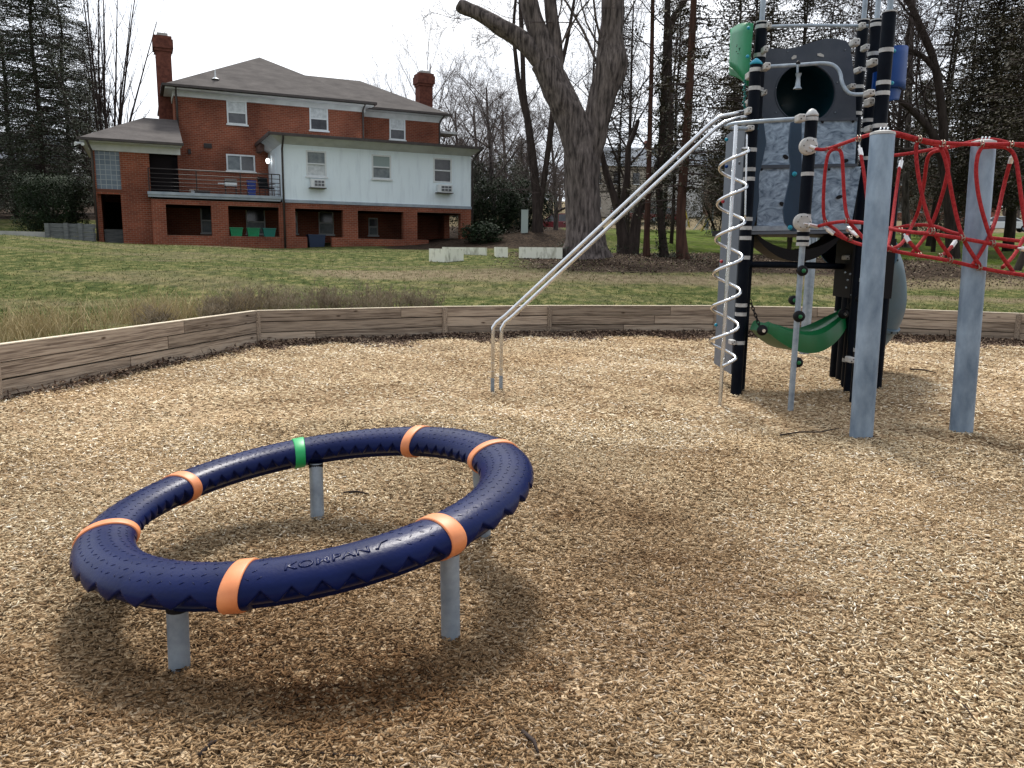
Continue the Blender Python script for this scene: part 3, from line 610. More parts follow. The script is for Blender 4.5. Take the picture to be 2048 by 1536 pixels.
# balcony
bsl = HB(); bsl.box(-5.46, -.10, -.06, 3.98, 3.64, 3.84); bsl.box(-5.48, -.08, -.10, -.062, 3.74, 3.86); hz(bsl.build('balcony_slab', slab_m))
rl = MB()
for z in (3.95, 4.10, 4.26, 4.42, 4.60, 4.80): rl.tube([(-5.40, .02, z-1.5), (-.1, .02, z-1.5)], .014 if z < 4.7 else .022, 6)
for z in (3.95, 4.10, 4.26, 4.42, 4.60, 4.80): rl.tube([(-5.40, .02, z-1.5), (-5.40, .6, z-1.5)], .014, 6)
for t in (-5.40, -3.55, -1.77, -.45, -.1): rl.tube([(t, .02, 2.34), (t, .02, 3.30)], .022, 6)
hz(rl.build('balcony_railing', iron))
# roofs
def roof(name, pts, faces, parent=house):
    mb = MB(); mb.add([(a, b2, c-1.5) for a, b2, c in pts], faces); o = mb.build(name, shingle); o.parent = parent
    md = o.modifiers.new('t', 'SOLIDIFY'); md.thickness = .09; md.offset = -1
    return norm(o)
ra = roof('roof', [(-4.5, 3.4, 8.82), (5.2, 3.4, 8.82), (5.2, 12.9, 8.82), (-4.5, 12.9, 8.82), (.35, 8.15, 11.42)], [(0, 1, 4), (1, 2, 4), (2, 3, 4), (3, 0, 4)])
rb_ = roof('roof', [(.9, 4.9, 8.85), (9.8, 4.9, 8.85), (9.8, 12.0, 8.85), (.9, 12.0, 8.85), (1.6, 8.45, 10.82), (5.75, 8.45, 10.82)], [(0, 1, 5, 4), (1, 2, 5), (2, 3, 4, 5), (3, 0, 4)])
ra['label'] = 'pyramid hip roof of the main block'; rb_['label'] = 'lower hip roof of the right part'
rw = roof('roof', [(-7.9, 0.05, 5.86), (-4.0, 0.05, 5.86), (-4.0, 3.98, 7.36), (-5.4, 3.98, 7.36), (-7.9, 7.6, 5.86), (-4.08, 7.6, 5.86), (-4.08, 4.0, 7.36)], [(0, 1, 2, 3), (0, 3, 4), (3, 6, 5, 4)])
rw['label'] = 'small low roof over the left wing'
ev = HB()     # frieze boards and soffits
ev.box(-4.12, 4.83, VW-.05, VW-.002, 8.42, 8.72); ev.box(-4.45, 5.15, 3.5, VW-.052, 8.66, 8.72); ev.box(-4.12, -4.072, VW, 12.4, 8.42, 8.72); ev.box(-4.45, -4.122, 3.5, 12.8, 8.725, 8.74)
ev.box(4.782, 4.83, VW, 5.4, 8.42, 8.72); ev.box(4.832, 5.15, 4.0, 5.0, 8.725, 8.74)
ev.box(4.84, 9.43, 5.45, 5.498, 8.45, 8.74); ev.box(4.84, 9.75, 5.0, 5.448, 8.745, 8.76); ev.box(9.382, 9.43, 5.5, 11.6, 8.45, 8.74); ev.box(9.432, 9.75, 5.45, 11.9, 8.745, 8.76)
ev.box(-7.55, -4.1, .55, .598, 5.45, 5.78); ev.box(-7.85, -4.05, .1, .548, 5.74, 5.78); ev.box(-7.55, -7.502, .6, 7.0, 5.45, 5.78); ev.box(-7.85, -7.552, .55, 7.4, 5.785, 5.80)
hz(ev.build('eaves', trim))
gu = HB(); gu.box(-4.55, 5.25, 3.30, 3.40, 8.74, 8.84); gu.box(-4.6, -4.5, 3.40, 12.9, 8.74, 8.84); gu.box(5.2, 9.85, 4.80, 4.90, 8.77, 8.87); gu.box(-7.95, -3.98, -.05, .05, 5.78, 5.88); gu.box(5.2, 5.3, 3.4, 4.79, 8.74, 8.84)
hz(gu.build('gutter', dark_trim))
for pts in ([(.0, -.66, 6.42), (0.02, -.5, 6.3), (.02, -.1, 5.9), (.02, -.09, 5.7), (.02, -.09, 1.5)], [(9.35, -.62, 6.42), (9.2, -.3, 6.2), (9.06, -.05, 5.9), (9.06, -.05, 1.7)],
            [(-4.0, 3.4, 8.75), (-4.0, 3.9, 8.5), (-3.98, 3.92, 8.3), (-3.98, 3.92, 7.0)], [(4.7, 3.4, 8.75), (4.7, 3.9, 8.5), (4.7, 3.92, 8.3), (4.7, 3.92, 6.5)], [(9.45, 4.9, 8.8), (9.35, 5.4, 8.5), (9.33, 5.43, 8.3), (9.33, 5.43, 6.3)], [(-7.6, -.0, 5.8), (-7.45, .5, 5.4), (-7.45, .54, 5.2), (-7.45, .54, 1.8)]):
    d_ = MB(); d_.tube([(a, b2, c-1.5) for a, b2, c in pts], .045, 8); hz(d_.build('downspout', dark_trim, smooth=True))
def chimney(t0, t1, v0, v1, z0, z1):
    h = HB(); h.box(t0, t1, v0, v1, z0, z1-.75); 
    for k, (dz0, dz1, g_) in enumerate(((-.75, -.62, .05), (-.62, -.2, .11), (-.2, -.05, .06))): h.box(t0-g_, t1+g_, v0-g_, v1+g_, z1+dz0+.001, z1+dz1)
    o = norm(hz(h.build('chimney', M('chimney_brick', (.095, .036, .028), .9, 0, (.165, .062, .045), 7, 3)))); c_ = HB(); c_.box(t0+.1, t1-.1, v0+.1, v1-.1, z1-.049, z1+.1); c_.build('chimney_cap', concrete).parent = o
    c2 = HB()
    return o
chimney(-4.68, -4.0, 6.2, 7.2, 1.2, 11.55); chimney(9.25, 10.05, 8.6, 9.4, 1.2, 11.7)
hz(HB().box(9.39, 10.6, 6.0, 7.4, 8.0, 8.12).build('side_canopy', trim))
vp = MB(); q = (-2.2, 4.5); zz = 8.82+(4.5-3.4)*.547-1.5; vp.tube([(q[0], q[1], zz-.1), (q[0], q[1], zz+.40)], .035, 8); vp.tube([(q[0], q[1], zz+.0), (q[0], q[1], zz+.09)], [.19, .05], 12); hz(vp.build('roof_vent', winframe))
hz(HB().box(-2.9, -2.55, VW-.08, VW-.002, 6.2, 6.4).build('wall_vent', iron)); hz(HB().box(-3.6, -3.48, VW-.1, VW-.002, 5.88, 6.1).build('porch_lantern', iron))
hz(HB().box(-.55, -.35, 2.6, 3.97, 6.1, 6.42).build('end_fascia', M('rusty_fascia', (.10, .055, .05), .9, 0, (.16, .10, .08), 5)))
fd = MB(); 
for k in (-1, 1): fd.tube([(-7.7, .2+.0*k, 4.2), (-7.82+.08*k, .05, 4.13), (-7.86+.13*k, -.05, 4.10)], [.03, .05, .07], 8)
hz(fd.build('flood_light', winframe))
# air conditioners
for k, (t0, t1, z0, z1, lab) in enumerate(((1.2, 1.84, 4.30, 4.67, 'boxy air conditioner under the leftmost window of the white wall'), (7.2, 7.92, 4.33, 4.70, 'boxy air conditioner under the rightmost window of the white wall'))):
    p = hw(t0, 0, z0); r_ = empty('air_conditioner', p, HRZ); tag(r_, lab, 'air conditioner', 'air conditioners in the white wall')
    wd = t1-t0; ht = z1-z0
    MB().box(0, wd, -.32, -.02, 0, ht).build('casing', winframe, r_); gm = MB().box(.14, wd-.06, -.335, -.322, .06, ht-.07); gm.build('grille', glass_dk, r_)
    lv = MB(); 
    for q in range(3): lv.box(.14+q*(wd-.2)/3, .155+q*(wd-.2)/3, -.345, -.336, .05, ht-.06)
    lv.box(.13, wd-.05, -.345, -.336, ht/2-.01, ht/2+.01); lv.build('louvre', winframe, r_); MB().box(-.06, wd+.04, -.36, -.02, -.035, -.002).build('shelf', dark_trim, r_)
# tubs on the porch sill, bins, balcony furniture
for k, t in enumerate((-2.02, -1.30, -.62)):
    p = hw(t, .17, 2.09); r_ = empty('plastic_tub', p, HRZ)
    tag(r_, ('leftmost of the three green tubs on the porch sill', 'middle of the three green tubs on the porch sill', 'rightmost, more teal tub on the porch sill')[k], 'tub', 'green tubs on the porch sill')
    b1 = MB(); b1.add([(x*(.22 if z else .26), y*(.12 if z == 0 else .14), -0+z) if 0 else (x*(.22+.05*(z > 0)), y*(.11+.03*(z > 0)), z) for z in (0, .34) for x, y in ((-1, -1), (1, -1), (1, 1), (-1, 1))], [(3, 2, 1, 0), (0, 1, 5, 4), (1, 2, 6, 5), (2, 3, 7, 6), (3, 0, 4, 7)])
    mt = green_pl if k < 2 else M('teal_tub', (.0, .13, .10), .4)
    b1.build('body', mt, r_); b2 = MB().box(-.29, .29, -.16, .16, .34, .375); b2.build('rim', mt, r_)
def bin_(loc, mt, s, lab, name='wheeled_bin', cat='bin'):
    r_ = empty(name, loc, HRZ); tag(r_, lab, cat)
    a, d, h = s; b1 = MB(); b1.add([(x*a*(.85 if z == 0 else 1), y*d*(.85 if z == 0 else 1), z) for z in (0, h) for x, y in ((-1, -1), (1, -1), (1, 1), (-1, 1))], [(3, 2, 1, 0), (4, 5, 6, 7), (0, 1, 5, 4), (1, 2, 6, 5), (2, 3, 7, 6), (3, 0, 4, 7)]); b1.build('body', mt, r_)
    MB().box(-a*1.06, a*1.06, -d*1.08, d*1.06, h+.002, h+.06).build('lid', mt, r_); hb = MB(); hb.tube([(-a*.7, d*1.2, h-.02), (a*.7, d*1.2, h-.02)], .02, 6); hb.build('handle', mt, r_)
    for k in (-1, 1): wq = MB(); wq.tube([(k*a*.9, d*.8, .09), (k*a*1.05, d*.8, .09)], .09, 10); wq.build('wheel', black_pl, r_)
bin_(hw(1.55, -.0, 1.56)+V2*.75, M('blue_bin', (.012, .030, .075), .5), (.38, .3, .62), 'dark blue wheeled bin standing in the open porch doorway')
bin_(hw(-1.25, .6, 3.85), M('bright_blue_bin', (.004, .03, .22), .4), (.17, .2, .62), 'bright blue bin standing behind the balcony railing')
def patio_chair(loc, rz, lab):
    r_ = empty('patio_chair', loc, rz); tag(r_, lab, 'chair', 'dark chairs on the balcony')
    MB().box(-.25, .25, -.22, .24, .38, .43).build('seat', black_pl, r_); q = MB(); q.obox((0, .27, .66), (.25, 0, 0), (0, .02, .003), (0, .05, .24)); q.build('backrest', black_pl, r_)
    for x, y in ((-.24, -.2), (.24, -.2), (-.24, .22), (.24, .22)): MB().tube([(x, y, 0), (x, y, .38)], .018, 6).build('leg', iron, r_)
    for x in (-.27, .27): MB().box(x-.02, x+.02, -.2, .25, .58, .61).build('armrest', iron, r_)
patio_chair(hw(-.55, .9, 3.85), HRZ+.5, 'dark chair at the right end of the balcony beside the white wall')
g_ = empty('barbecue_grill', hw(-2.1, .8, 3.85), HRZ); tag(g_, 'grill with dark hood and pale side shelf on the balcony left of the blue bin', 'grill')
q = MB(); q.box(-.25, .25, -.18, .18, .42, .56); q.build('firebox', winframe, g_); q = MB(); q.tube([(-.25, 0, .57), (.25, 0, .57)], .17, 12); q.build('hood', iron, g_)
MB().box(-.52, -.27, -.15, .15, .5, .53).build('side_shelf', winframe, g_)
for x, y in ((-.22, -.15), (.22, -.15), (-.22, .15), (.22, .15)): MB().tube([(x, y, 0), (x, y, .42)], .015, 6).build('leg', iron, g_)
q = MB(); q.box(-.3, .3, -.16, .16, .02, .14); q.box(-.33, .33, -.19, .19, .14, .17); tag(norm(q.build('planter_tray', iron)), 'long low dark tray on the balcony floor left of the grill', 'tray'); bpy.data.objects['planter_tray'].location = hw(-3.3, .6, 3.85); bpy.data.objects['planter_tray'].rotation_euler = (0, 0, HRZ)
q = MB(); q.box(-.2, .2, -.1, .1, 0, .42); q.box(-.14, .14, -.13, -.1, .2, .36, 1); tag(q.build('cardboard_box', [M('pale_card', (.35, .24, .18), .9), trim]), 'pale upright box against the brick wall on the balcony', 'box'); bpy.data.objects['cardboard_box'].location = hw(-3.45, 3.7, 3.85); bpy.data.objects['cardboard_box'].rotation_euler = (0, 0, HRZ)

# ---------------------------------------------------------------- planters, kerbs, retaining walls, hedge
def block(name, px0, px1, pyt, Y, depth, yaw, lab, hgt=None, group='pale block planters', sk=.3):
    a = at(px0, pyt, Y); c = at(px1, pyt, Y); wdt = (c-a).length
    zt = a.z; zb = min(hh(a.x, a.y), hh(c.x, c.y))-.15; hgt = zt-zb
    r_ = empty(name, (a.x, a.y, zb), yaw); tag(r_, lab, 'planter', group)
    q = MB(); q.box(0, wdt, 0, .2, 0, hgt); q.box(0, .2, .202, depth-.202, 0, hgt-.002); q.box(wdt-.2, wdt, .202, depth-.202, 0, hgt-.002); q.box(0, wdt, depth-.2, depth, 0, hgt); q.build('block_wall', planter_m, r_)
    MB().box(.2, wdt-.2, .2, depth-.2, 0, hgt-.15).build('soil', bark_dk, r_); return r_
block('block_planter', 858, 899, 497, 24, .95, R_(-30), 'cream block planter nearest the playground, right of the porch')
block('block_planter', 884, 974, 494, 27.2, 1.3, R_(4), 'cream block planter behind the nearest one, by the house corner')
block('block_planter', 992, 1016, 494, 26.6, 1.0, R_(5), 'short cream block planter between the house and the big tree')
block('block_planter', 1038, 1125, 494, 26.6, 1.0, R_(-4), 'long low cream planter ending at the big tree trunk')
kb = MB(); pa = at(-60, 462, 31.5); pb2 = at(95, 466, 32.5); kb.obox(((pa+pb2)/2)+Vector((0, 0, -.12)), (pb2-pa)/2, (0, .12, 0), (0, 0, .16)); tag(kb.build('path_kerb', concrete), 'pale concrete kerb on the lawn left of the hedge', 'kerb')
rt = empty('sleeper_wall', at(98, 480, 32.2)); tag(rt, 'grey weathered timber retaining wall below the hedge', 'retaining wall')
b0 = at(95, 483, 32.4); b1_ = hw(-7.55, .2, 1.5); dv = Vector((b1_.x-b0.x, b1_.y-b0.y, 0)); 
for k in range(5):
    q = MB(); z0 = 1.62+k*.17; c = Vector((b0.x, b0.y, z0+.085))+dv/2+Vector((random.uniform(-.02, .02), random.uniform(-.02, .02), 0)); q.obox(c, dv/2, (0, .09, 0), (0, 0, .08)); under(q.build('sleeper', greywood, loc=(c.x, c.y, c.z)), rt)
for s_ in (0.06, .45, .75):
    p = Vector((b0.x, b0.y, 0))+dv*s_; q = MB(); q.box(p.x-.08, p.x+.08, p.y-.2, p.y-.095, 1.4, 2.46+.03*(s_ > .1)); under(q.build('post', greywood, loc=(p.x, p.y, 2)), rt)

# ---------------------------------------------------------------- ring: blue tilting play ring on four legs
RC = Vector((-.952, 3.715, .398)); RR, Rr, TX, TY = .932, .080, .125, .040
ring = empty('play_ring', (RC.x, RC.y, 0)); tag(ring, 'large tilted dark blue plastic ring with orange bands on four short steel legs', 'play ring')
def rp(th, ph, off=0):   # local metres, root at z = 0 under the centre
    r = RR+(Rr*1.65+off)*cos(ph); x = r*cos(th); y = r*sin(th)
    return Vector((x, y, RC.z+(Rr+off)*sin(ph)+TX*x+TY*y))
bands = [23, 65, 110, 154, 197, 267, 315]
NT, NP = 1260, 72; q = MB()
secs = bands+[383]
def notch(th, ph):
    d = math.degrees(th) % 360
    for a, c in zip(secs, secs[1:]):
        dd = d if d >= a else d+360
        if a <= dd < c:
            n_ = 7; m_ = 3.4; u = (dd-a-m_)/(c-a-2*m_)*n_
            if u < 0 or u > n_: return 0
            fu = abs((u % 1)-.5)*2        # 1 at tooth edges, 0 at the middle
            pd = math.degrees(ph)
            if pd > 180: pd -= 360
            inn = abs(pd) > 90
            el = pd if not inn else (180-pd if pd > 0 else -180-pd)   # elevation from the outer / inner equator
            if el > 20 or el < -66: return 0
            wdt = (20-el)/44*.5
            q_ = min(1, max(0, (wdt-fu*.5*1.0)/.05))
            return -.019*q_
    return 0
for i in range(NT):
    th = 2*pi*i/NT
    for k in range(NP): ph = 2*pi*k/NP; q.v.append(tuple(rp(th, ph, notch(th, ph))))
for i in range(NT):
    i2 = (i+1) % NT
    for k in range(NP): k2 = (k+1) % NP; q.f.append((i*NP+k, i2*NP+k, i2*NP+k2, i*NP+k2)); q.m.append(0)
tr = q        # small raised tread marks on top
for i in range(128):
    for j, pd in enumerate((48, 66, 84, 102, 120, 136)):
        th = 2*pi*(i+.5*(j % 2)+random.uniform(-.08, .08))/128
        d = math.degrees(th) % 360
        if any(abs((d-b_+180) % 360-180) < 3.2 for b_ in bands): continue
        if 273 < d < 301 and j <= 4: continue
        ph = R_(pd); s1 = 1 if (i+j) % 2 else -1
        a, c = rp(th-.008, ph-.05*s1, .0008), rp(th+.008, ph+.05*s1, .0008); tr.tube([a, (a+c)/2, c], [.0008, .0019, .0008], 4)
tube_o = q.build('ring_tube', navy_pl, ring, smooth=True)
def band(deg, mt, lab=None, wdeg=2.0):
    b_ = MB(); n2 = 48
    for i, (dt, off) in enumerate(((-wdeg, -.002), (-wdeg, .0055), (-wdeg*.8, .0075), (wdeg*.8, .0075), (wdeg, .0055), (wdeg, -.002))):
        for k in range(n2): b_.v.append(tuple(rp(R_(deg+dt), 2*pi*k/n2, off)))
    for i in range(5):
        for k in range(n2): k2 = (k+1) % n2; b_.f.append((i*n2+k, (i+1)*n2+k, (i+1)*n2+k2, i*n2+k2)); b_.m.append(0)
    o = b_.build('band', mt, ring, smooth=True)
    if lab: o['label'] = lab
for d in bands: band(d, green_band if d == 110 else orange_pl, 'green band at the back of the ring' if d == 110 else None)
# raised maker's lettering
def text_mesh(s, size):
    c = bpy.data.curves.new('t', 'FONT'); c.body = s; c.size = size; c.align_x = 'CENTER'; c.resolution_u = 3; c.offset = .0008
    o = bpy.data.objects.new('t', c); C.objects.link(o); bpy.context.view_layer.update()
    me = bpy.data.meshes.new_from_object(o.evaluated_get(bpy.context.evaluated_depsgraph_get())); bpy.data.objects.remove(o); return me
me = text_mesh('KOMPAN', .060); bm = bmesh.new(); bm.from_mesh(me)
bmesh.ops.subdivide_edges(bm, edges=[e for e in bm.edges if e.calc_length() > .02], cuts=2)
ext = bmesh.ops.extrude_face_region(bm, geom=bm.faces[:]); vs_ = [g for g in ext['geom'] if isinstance(g, bmesh.types.BMVert)]; topset = set(vs_)
x0 = min(v.co.x for v in bm.verts); x1 = max(v.co.x for v in bm.verts)
for v in bm.verts:
    s_ = v.co.x*1.28; ph = R_(58)+(v.co.y-.0)/Rr*.62; th = R_(286.5)+s_/(RR+Rr*.9); v.co = rp(th, ph, .0022 if v in topset else -.001)
bm.to_mesh(me); bm.free(); me.materials.append(navy_pl); lo = bpy.data.objects.new('lettering', me); C.objects.link(lo); lo.parent = ring; lo['label'] = 'raised maker name in capitals'
sw = MB(); pts = [(.0, .008), (.012, .004), (.022, .024), (.032, .036), (.062, .042)]
sw.tube([rp(R_(286.5)+(x1*1.28+.02+a)/(RR+Rr*.9), R_(58)+c/Rr*.62, .002) for a, c in pts], [.0015, .003, .003, .003, .0015], 5); sw.build('lettering', navy_pl, ring, smooth=True)
for (bx, by), th in zip(((358, 1335), (635, 1042), (902, 1275), (970, 1066)), (252, 105, 313, 25)):
    g0 = gr(bx, by); loc = g0-Vector((RC.x, RC.y, 0)); thr = math.atan2(loc.y, loc.x); cc = rp(thr, -pi/2)
    rad_ = RR; top = Vector((cos(thr)*rad_, sin(thr)*rad_, rp(thr, -pi/2).z+.01)); bot = Vector((loc.x, loc.y, -.1)) if abs(loc.length-RR) < .22 else Vector((cos(thr)*RR*.97, sin(thr)*RR*.97, -.1))
    top.x = bot.x*.45+top.x*.55; top.y = bot.y*.45+top.y*.55
    lg = MB(); lg.tube([bot, top], .040, 20); lo_ = lg.build('leg', galv, ring, smooth='auto'); cp = MB(); cp.tube([top+Vector((0, 0, -.022)), top+Vector((0, 0, .0))], .042, 18); cp.build('rubber_collar', black_pl).parent = lo_

# ---------------------------------------------------------------- climbing tower
TW = empty('climbing_tower', (3.4, 9.4, 0)); tag(TW, 'tall climbing tower of black posts with grey porthole panel and zinc plates', 'climbing tower')
def T(o): return under(o, TW)
def post(bx, by, topz, r=.063, rings=(), rod=True, cap=None, name='post'):
    g0 = gr(bx, by) if not isinstance(bx, Vector) else bx
    q = MB(); q.tube([(0, 0, -.15), (0, 0, topz)], r, 20); o = q.build(name, black_post, smooth='auto'); o.location = g0; T(o)
    for z in rings: rg = MB(); rg.tube([(0, 0, z-.021), (0, 0, z+.021)], r+.003, 20); rg.build('trim_ring', white_ring, smooth='auto').parent = o
    if cap: c_ = MB(); c_.tube([(0, 0, topz), (0, 0, topz+.02), (0, 0, topz+.05), (0, 0, topz+.07)], [r+.004, r+.004, r*.6, .01], 18); c_.build('cap', cap, smooth=True).parent = o
    else: c_ = MB(); c_.tube([(0, 0, topz), (0, 0, topz+.015)], r+.004, 18); c_.build('cap', white_ring, smooth='auto').parent = o
    if rod: c_ = MB(); c_.tube([(0, 0, topz), (0, 0, topz+1.3)], .030, 12); c_.build('mast', galv, smooth='auto').parent = o
    return g0
def zs(bxy, pys):     # heights on a post from photo rows
    g0 = gr(*bxy) if not isinstance(bxy, Vector) else bxy
    r_ = []
    for py in pys:
        px = 1500 if False else 1024+F*g0.x/g0.y
        r_.append(at(px, py, g0.y).z)
    return r_
PA = (1472, 785); PC1 = (1712, 800); PC2 = (1692, 772); PC3 = (1669, 753)
gA = post(*PA, at(1515, 130, 9.12).z, rings=zs(PA, (140, 177, 300, 339, 358, 438, 456, 476, 515, 610, 628, 685)), rod=False, cap=teal_pl)
gA2 = Vector((2.75, 9.42, 0)); post(gA2, 0, at(1518, 46, 9.42).z, rings=zs(gA2, (54, 111, 180)))
gC1 = post(*PC1, at(1772, 26, gr(*PC1).y).z, r=.070, rings=zs(PC1, (101, 166, 187, 252, 420, 560, 700)))
gC2 = post(*PC2, at(1742, 42, gr(*PC2).y).z, r=.066, rings=zs(PC2, (50, 108, 127, 203, 241, 260, 317, 516, 533, 560, 720)))
gC3 = post(*PC3, at(1722, 42, gr(*PC3).y).z, r=.068, rings=zs(PC3, (140, 174, 227, 541, 556, 625)))
# centre short post, ends above the ground on a thin pole
gB = gr(1581, 818); zt = at(1616, 233, gB.y).z; zb = at(1603, 490, gB.y).z
q = MB(); q.tube([(0, 0, zb), (0, 0, zt)], .060, 20); pB = q.build('short_post', black_post, smooth='auto'); pB.location = gB; T(pB)
for z in zs(gB, (238, 281, 303, 348, 432, 460, 476, 488)): rg = MB(); rg.tube([(0, 0, z-.018), (0, 0, z+.018)], .063, 20); rg.build('trim_ring', white_ring, smooth='auto').parent = pB
q = MB(); q.tube([(0, 0, zt), (0, 0, zt+.02), (0, 0, zt+.06), (0, 0, zt+.075)], [.064, .064, .035, .01], 18); q.build('cap', white_ring, smooth=True).parent = pB
pole = empty('step_pole', gB); tag(pole, 'thin galvanised pole with round black and green step knobs', 'climbing pole')
q = MB(); q.tube([(0, 0, -.1), (0, 0, zb-.002)], .030, 14); q.build('pole', galv, pole, smooth='auto')
for (px, py, r, s_) in ((1601, 541, .055, 0), (1589, 601, .05, -1), (1592, 632, .06, 0), (1592, 725, .055, 1)):
    z = at(1590, py, gB.y).z; dx = {0: 0, -1: -.03, 1: .045}[s_]; dy = {0: -.05, -1: .06, 1: .02}[s_]
    q = MB(); c = Vector((dx, dy, z)); q.tube([c+Vector((0, -.04*1, 0)), c+Vector((0, -.03, 0)), c+Vector((0, 0, 0)), c+Vector((0, .03, 0)), c+Vector((0, .04, 0))], [r*.5, r*.9, r, r*.9, r*.5], 18)
    kn = q.build('step_knob', black_pl, pole, smooth=True); d_ = MB(); d_.disc(c+Vector((-.0, -.042, 0)), (0, -1, 0), .022, .012, 12, dome=1); d_.build('knob_cap', dkgreen_pl, smooth=True).parent = kn
# flat parts facing the camera
def flat(name, pts, Y, th, mt, bev=0, Yb=None):
    P3 = []
    for px, py in pts:
        yy = Y if Yb is None else Y+(Yb-Y)*(px-1500)/220
        P3.append(at(px, py, yy))
    q = MB(); q.prism(P3, (0, th, 0)); o = norm(q.build(name, mt, loc=P3[0]))
    if bev: m_ = o.modifiers.new('b', 'BEVEL'); m_.width = bev; m_.segments = 2; m_.limit_method = 'ANGLE'
    return T(o)
def bolt(px, py, Y, r, mt, parent=None, name='bolt', h=.02):
    c = at(px, py, Y); q = MB(); q.disc((0, 0, 0), (0, -1, 0), r, h, 14, dome=1); o = q.build(name, mt, smooth=True); o.location = c; T(o); return o
# porthole panel: ring of outline points joined to the hole
YP = 9.55; outl = [(1522, 238), (1526, 170), (1530, 98), (1545, 96), (1575, 98), (1600, 92), (1625, 84), (1645, 78), (1665, 76), (1690, 80), (1700, 86), (1708, 150), (1712, 200), (1712, 238)]
hc, hr_ = (1611, 186), 58.5
def resamp(P, n):
    P = P+[P[0]]; L_ = [0]
    for a, c in zip(P, P[1:]): L_.append(L_[-1]+math.hypot(c[0]-a[0], c[1]-a[1]))
    return [(float(np.interp(s_, L_, [p[0] for p in P])), float(np.interp(s_, L_, [p[1] for p in P]))) for s_ in np.linspace(0, L_[-1], n, endpoint=False)]
no = 56; oo = resamp(outl, 300); oo2 = []
for k in range(no):
    an = 2*pi*k/no; best = min(oo, key=lambda p: abs((math.atan2(p[1]-hc[1], p[0]-hc[0])-an+pi) % (2*pi)-pi)); oo2.append(best)
hol = [(hc[0]+hr_*cos(2*pi*k/no), hc[1]+hr_*.985*sin(2*pi*k/no)) for k in range(no)]
q = MB(); V1 = [at(*p, YP) for p in oo2]+[at(*p, YP) for p in hol]; V1 += [p+Vector((0, .03, 0)) for p in V1]
fs = []
for k in range(no):
    k2 = (k+1) % no; fs += [(k, k2, no+k2, no+k), (2*no+k, 3*no+k, 3*no+k2, 2*no+k2), (k, 2*no+k, 2*no+k2, k2), (no+k, no+k2, 3*no+k2, 3*no+k)]
q.add(V1, fs); pp = T(norm(q.build('porthole_panel', char_pl, loc=at(*hc, YP))))
# porthole bubble behind
c0 = at(*hc, YP+.031); rad0 = hr_/F*YP; q = MB(); ns = 40; rr_ = [(1.0, 0), (1.0, .25), (.95, .45), (.8, .62), (.55, .75), (.25, .8), (.02, .81)]
for r_, d_ in rr_:
    for k in range(ns): an = 2*pi*k/ns; q.v.append((c0.x+rad0*r_*cos(an), c0.y+d_, c0.z+rad0*r_*sin(an)))
for i in range(len(rr_)-1):
    for k in range(ns): k2 = (k+1) % ns; q.f.append((i*ns+k, i*ns+k2, (i+1)*ns+k2, (i+1)*ns+k)); q.m.append(0)
T(q.build('porthole_tube', tealdark, loc=c0, smooth=True))
q = MB(); q.tube([at(hc[0]+(hr_+2)*cos(2*pi*k/48), hc[1]+(hr_+2)*.985*sin(2*pi*k/48), YP-.003) for k in range(48)], .006, 6, closed=True); T(q.build('porthole_rim', char_pl, smooth=True))
flat('panel_eye', [(1583, 115), (1588, 110), (1593, 111), (1593, 116), (1588, 118), (1584, 119)], YP-.008, .006, white_pl); flat('panel_eye', [(1635, 107), (1641, 106), (1648, 110), (1648, 114), (1641, 113), (1635, 111)], YP-.008, .006, white_pl)
for p in ((1552, 176), (1552, 225), (1674, 165), (1670, 225), (1575, 103), (1690, 100)): bolt(*p, YP, .007, galv)
# fur-ther dark wall behind upper right of panel
# zinc plates
YQ = 9.30
flat('zinc_plate', [(1524, 243), (1523, 330), (1710, 327), (1715, 238)], YQ, .012, plate_m); flat('zinc_plate', [(1518, 337), (1514, 452), (1703, 449), (1722, 340), (1722, 333)], YQ+.01, .012, plate_m)
flat('plate_rail', [(1522, 237), (1522, 243), (1716, 241), (1716, 235)], YQ-.02, .05, char_pl); flat('plate_rail', [(1518, 330), (1518, 337), (1714, 333), (1714, 327)], YQ-.02, .05, char_pl)
flat('deck_edge', [(1500, 452), (1500, 462), (1722, 459), (1722, 449)], YQ-.03, .04, galv); flat('deck_edge', [(1500, 463), (1500, 469), (1722, 466), (1722, 460)], YQ-.02, .06, grey_pl)
dk = MB(); a = at(1502, 456, YQ+.03); b2 = at(1722, 456, YQ+.03); dk.prism([a, b2, gC3+Vector((.1, .3, a.z)), Vector((gA2.x-.1, gC3.y+.3, a.z))], (0, 0, -.07)); T(norm(dk.build('deck', black_pl)))
for p in ((1571, 314), (1668, 293), (1678, 394), (1564, 408), (1690, 322)):
    c = at(*p, YQ-.001); q = MB(); q.tube([(0, 0, 0), (0, -.012, 0)], .042, 16); o = q.build('hand_hole', black_pl); o.scale = (.85, 1, .5); o.rotation_euler = (0, .5 if p[0] < 1600 else -.3, 0); o.location = c; T(o)
for p in ((1645, 244), (1706, 243), (1523, 339), (1658, 339), (1723, 337)): bolt(*p, YQ-.022, .016, black_pl)
# slate blue wavy strips
flat('wavy_strip', [(1500, 250), (1528, 243), (1533, 285), (1526, 320), (1519, 350), (1518, 375), (1519, 400), (1512, 440), (1503, 464), (1493, 463), (1495, 350)], YQ-.07, .03, slate_pl, bev=.006)
flat('wavy_strip', [(1582, 244), (1604, 240), (1604, 340), (1597, 462), (1583, 463), (1569, 445), (1566, 420), (1572, 390), (1579, 360), (1581, 330), (1577, 295), (1578, 280)], 8.42, .03, slate_pl, bev=.006)
for p, Y in (((1512, 257), 9.22), ((1503, 357), 9.22), ((1496, 456), 9.22), ((1589, 348), 8.41), ((1580, 455), 8.41)): bolt(*p, Y, .026, teal_pl, h=.022)
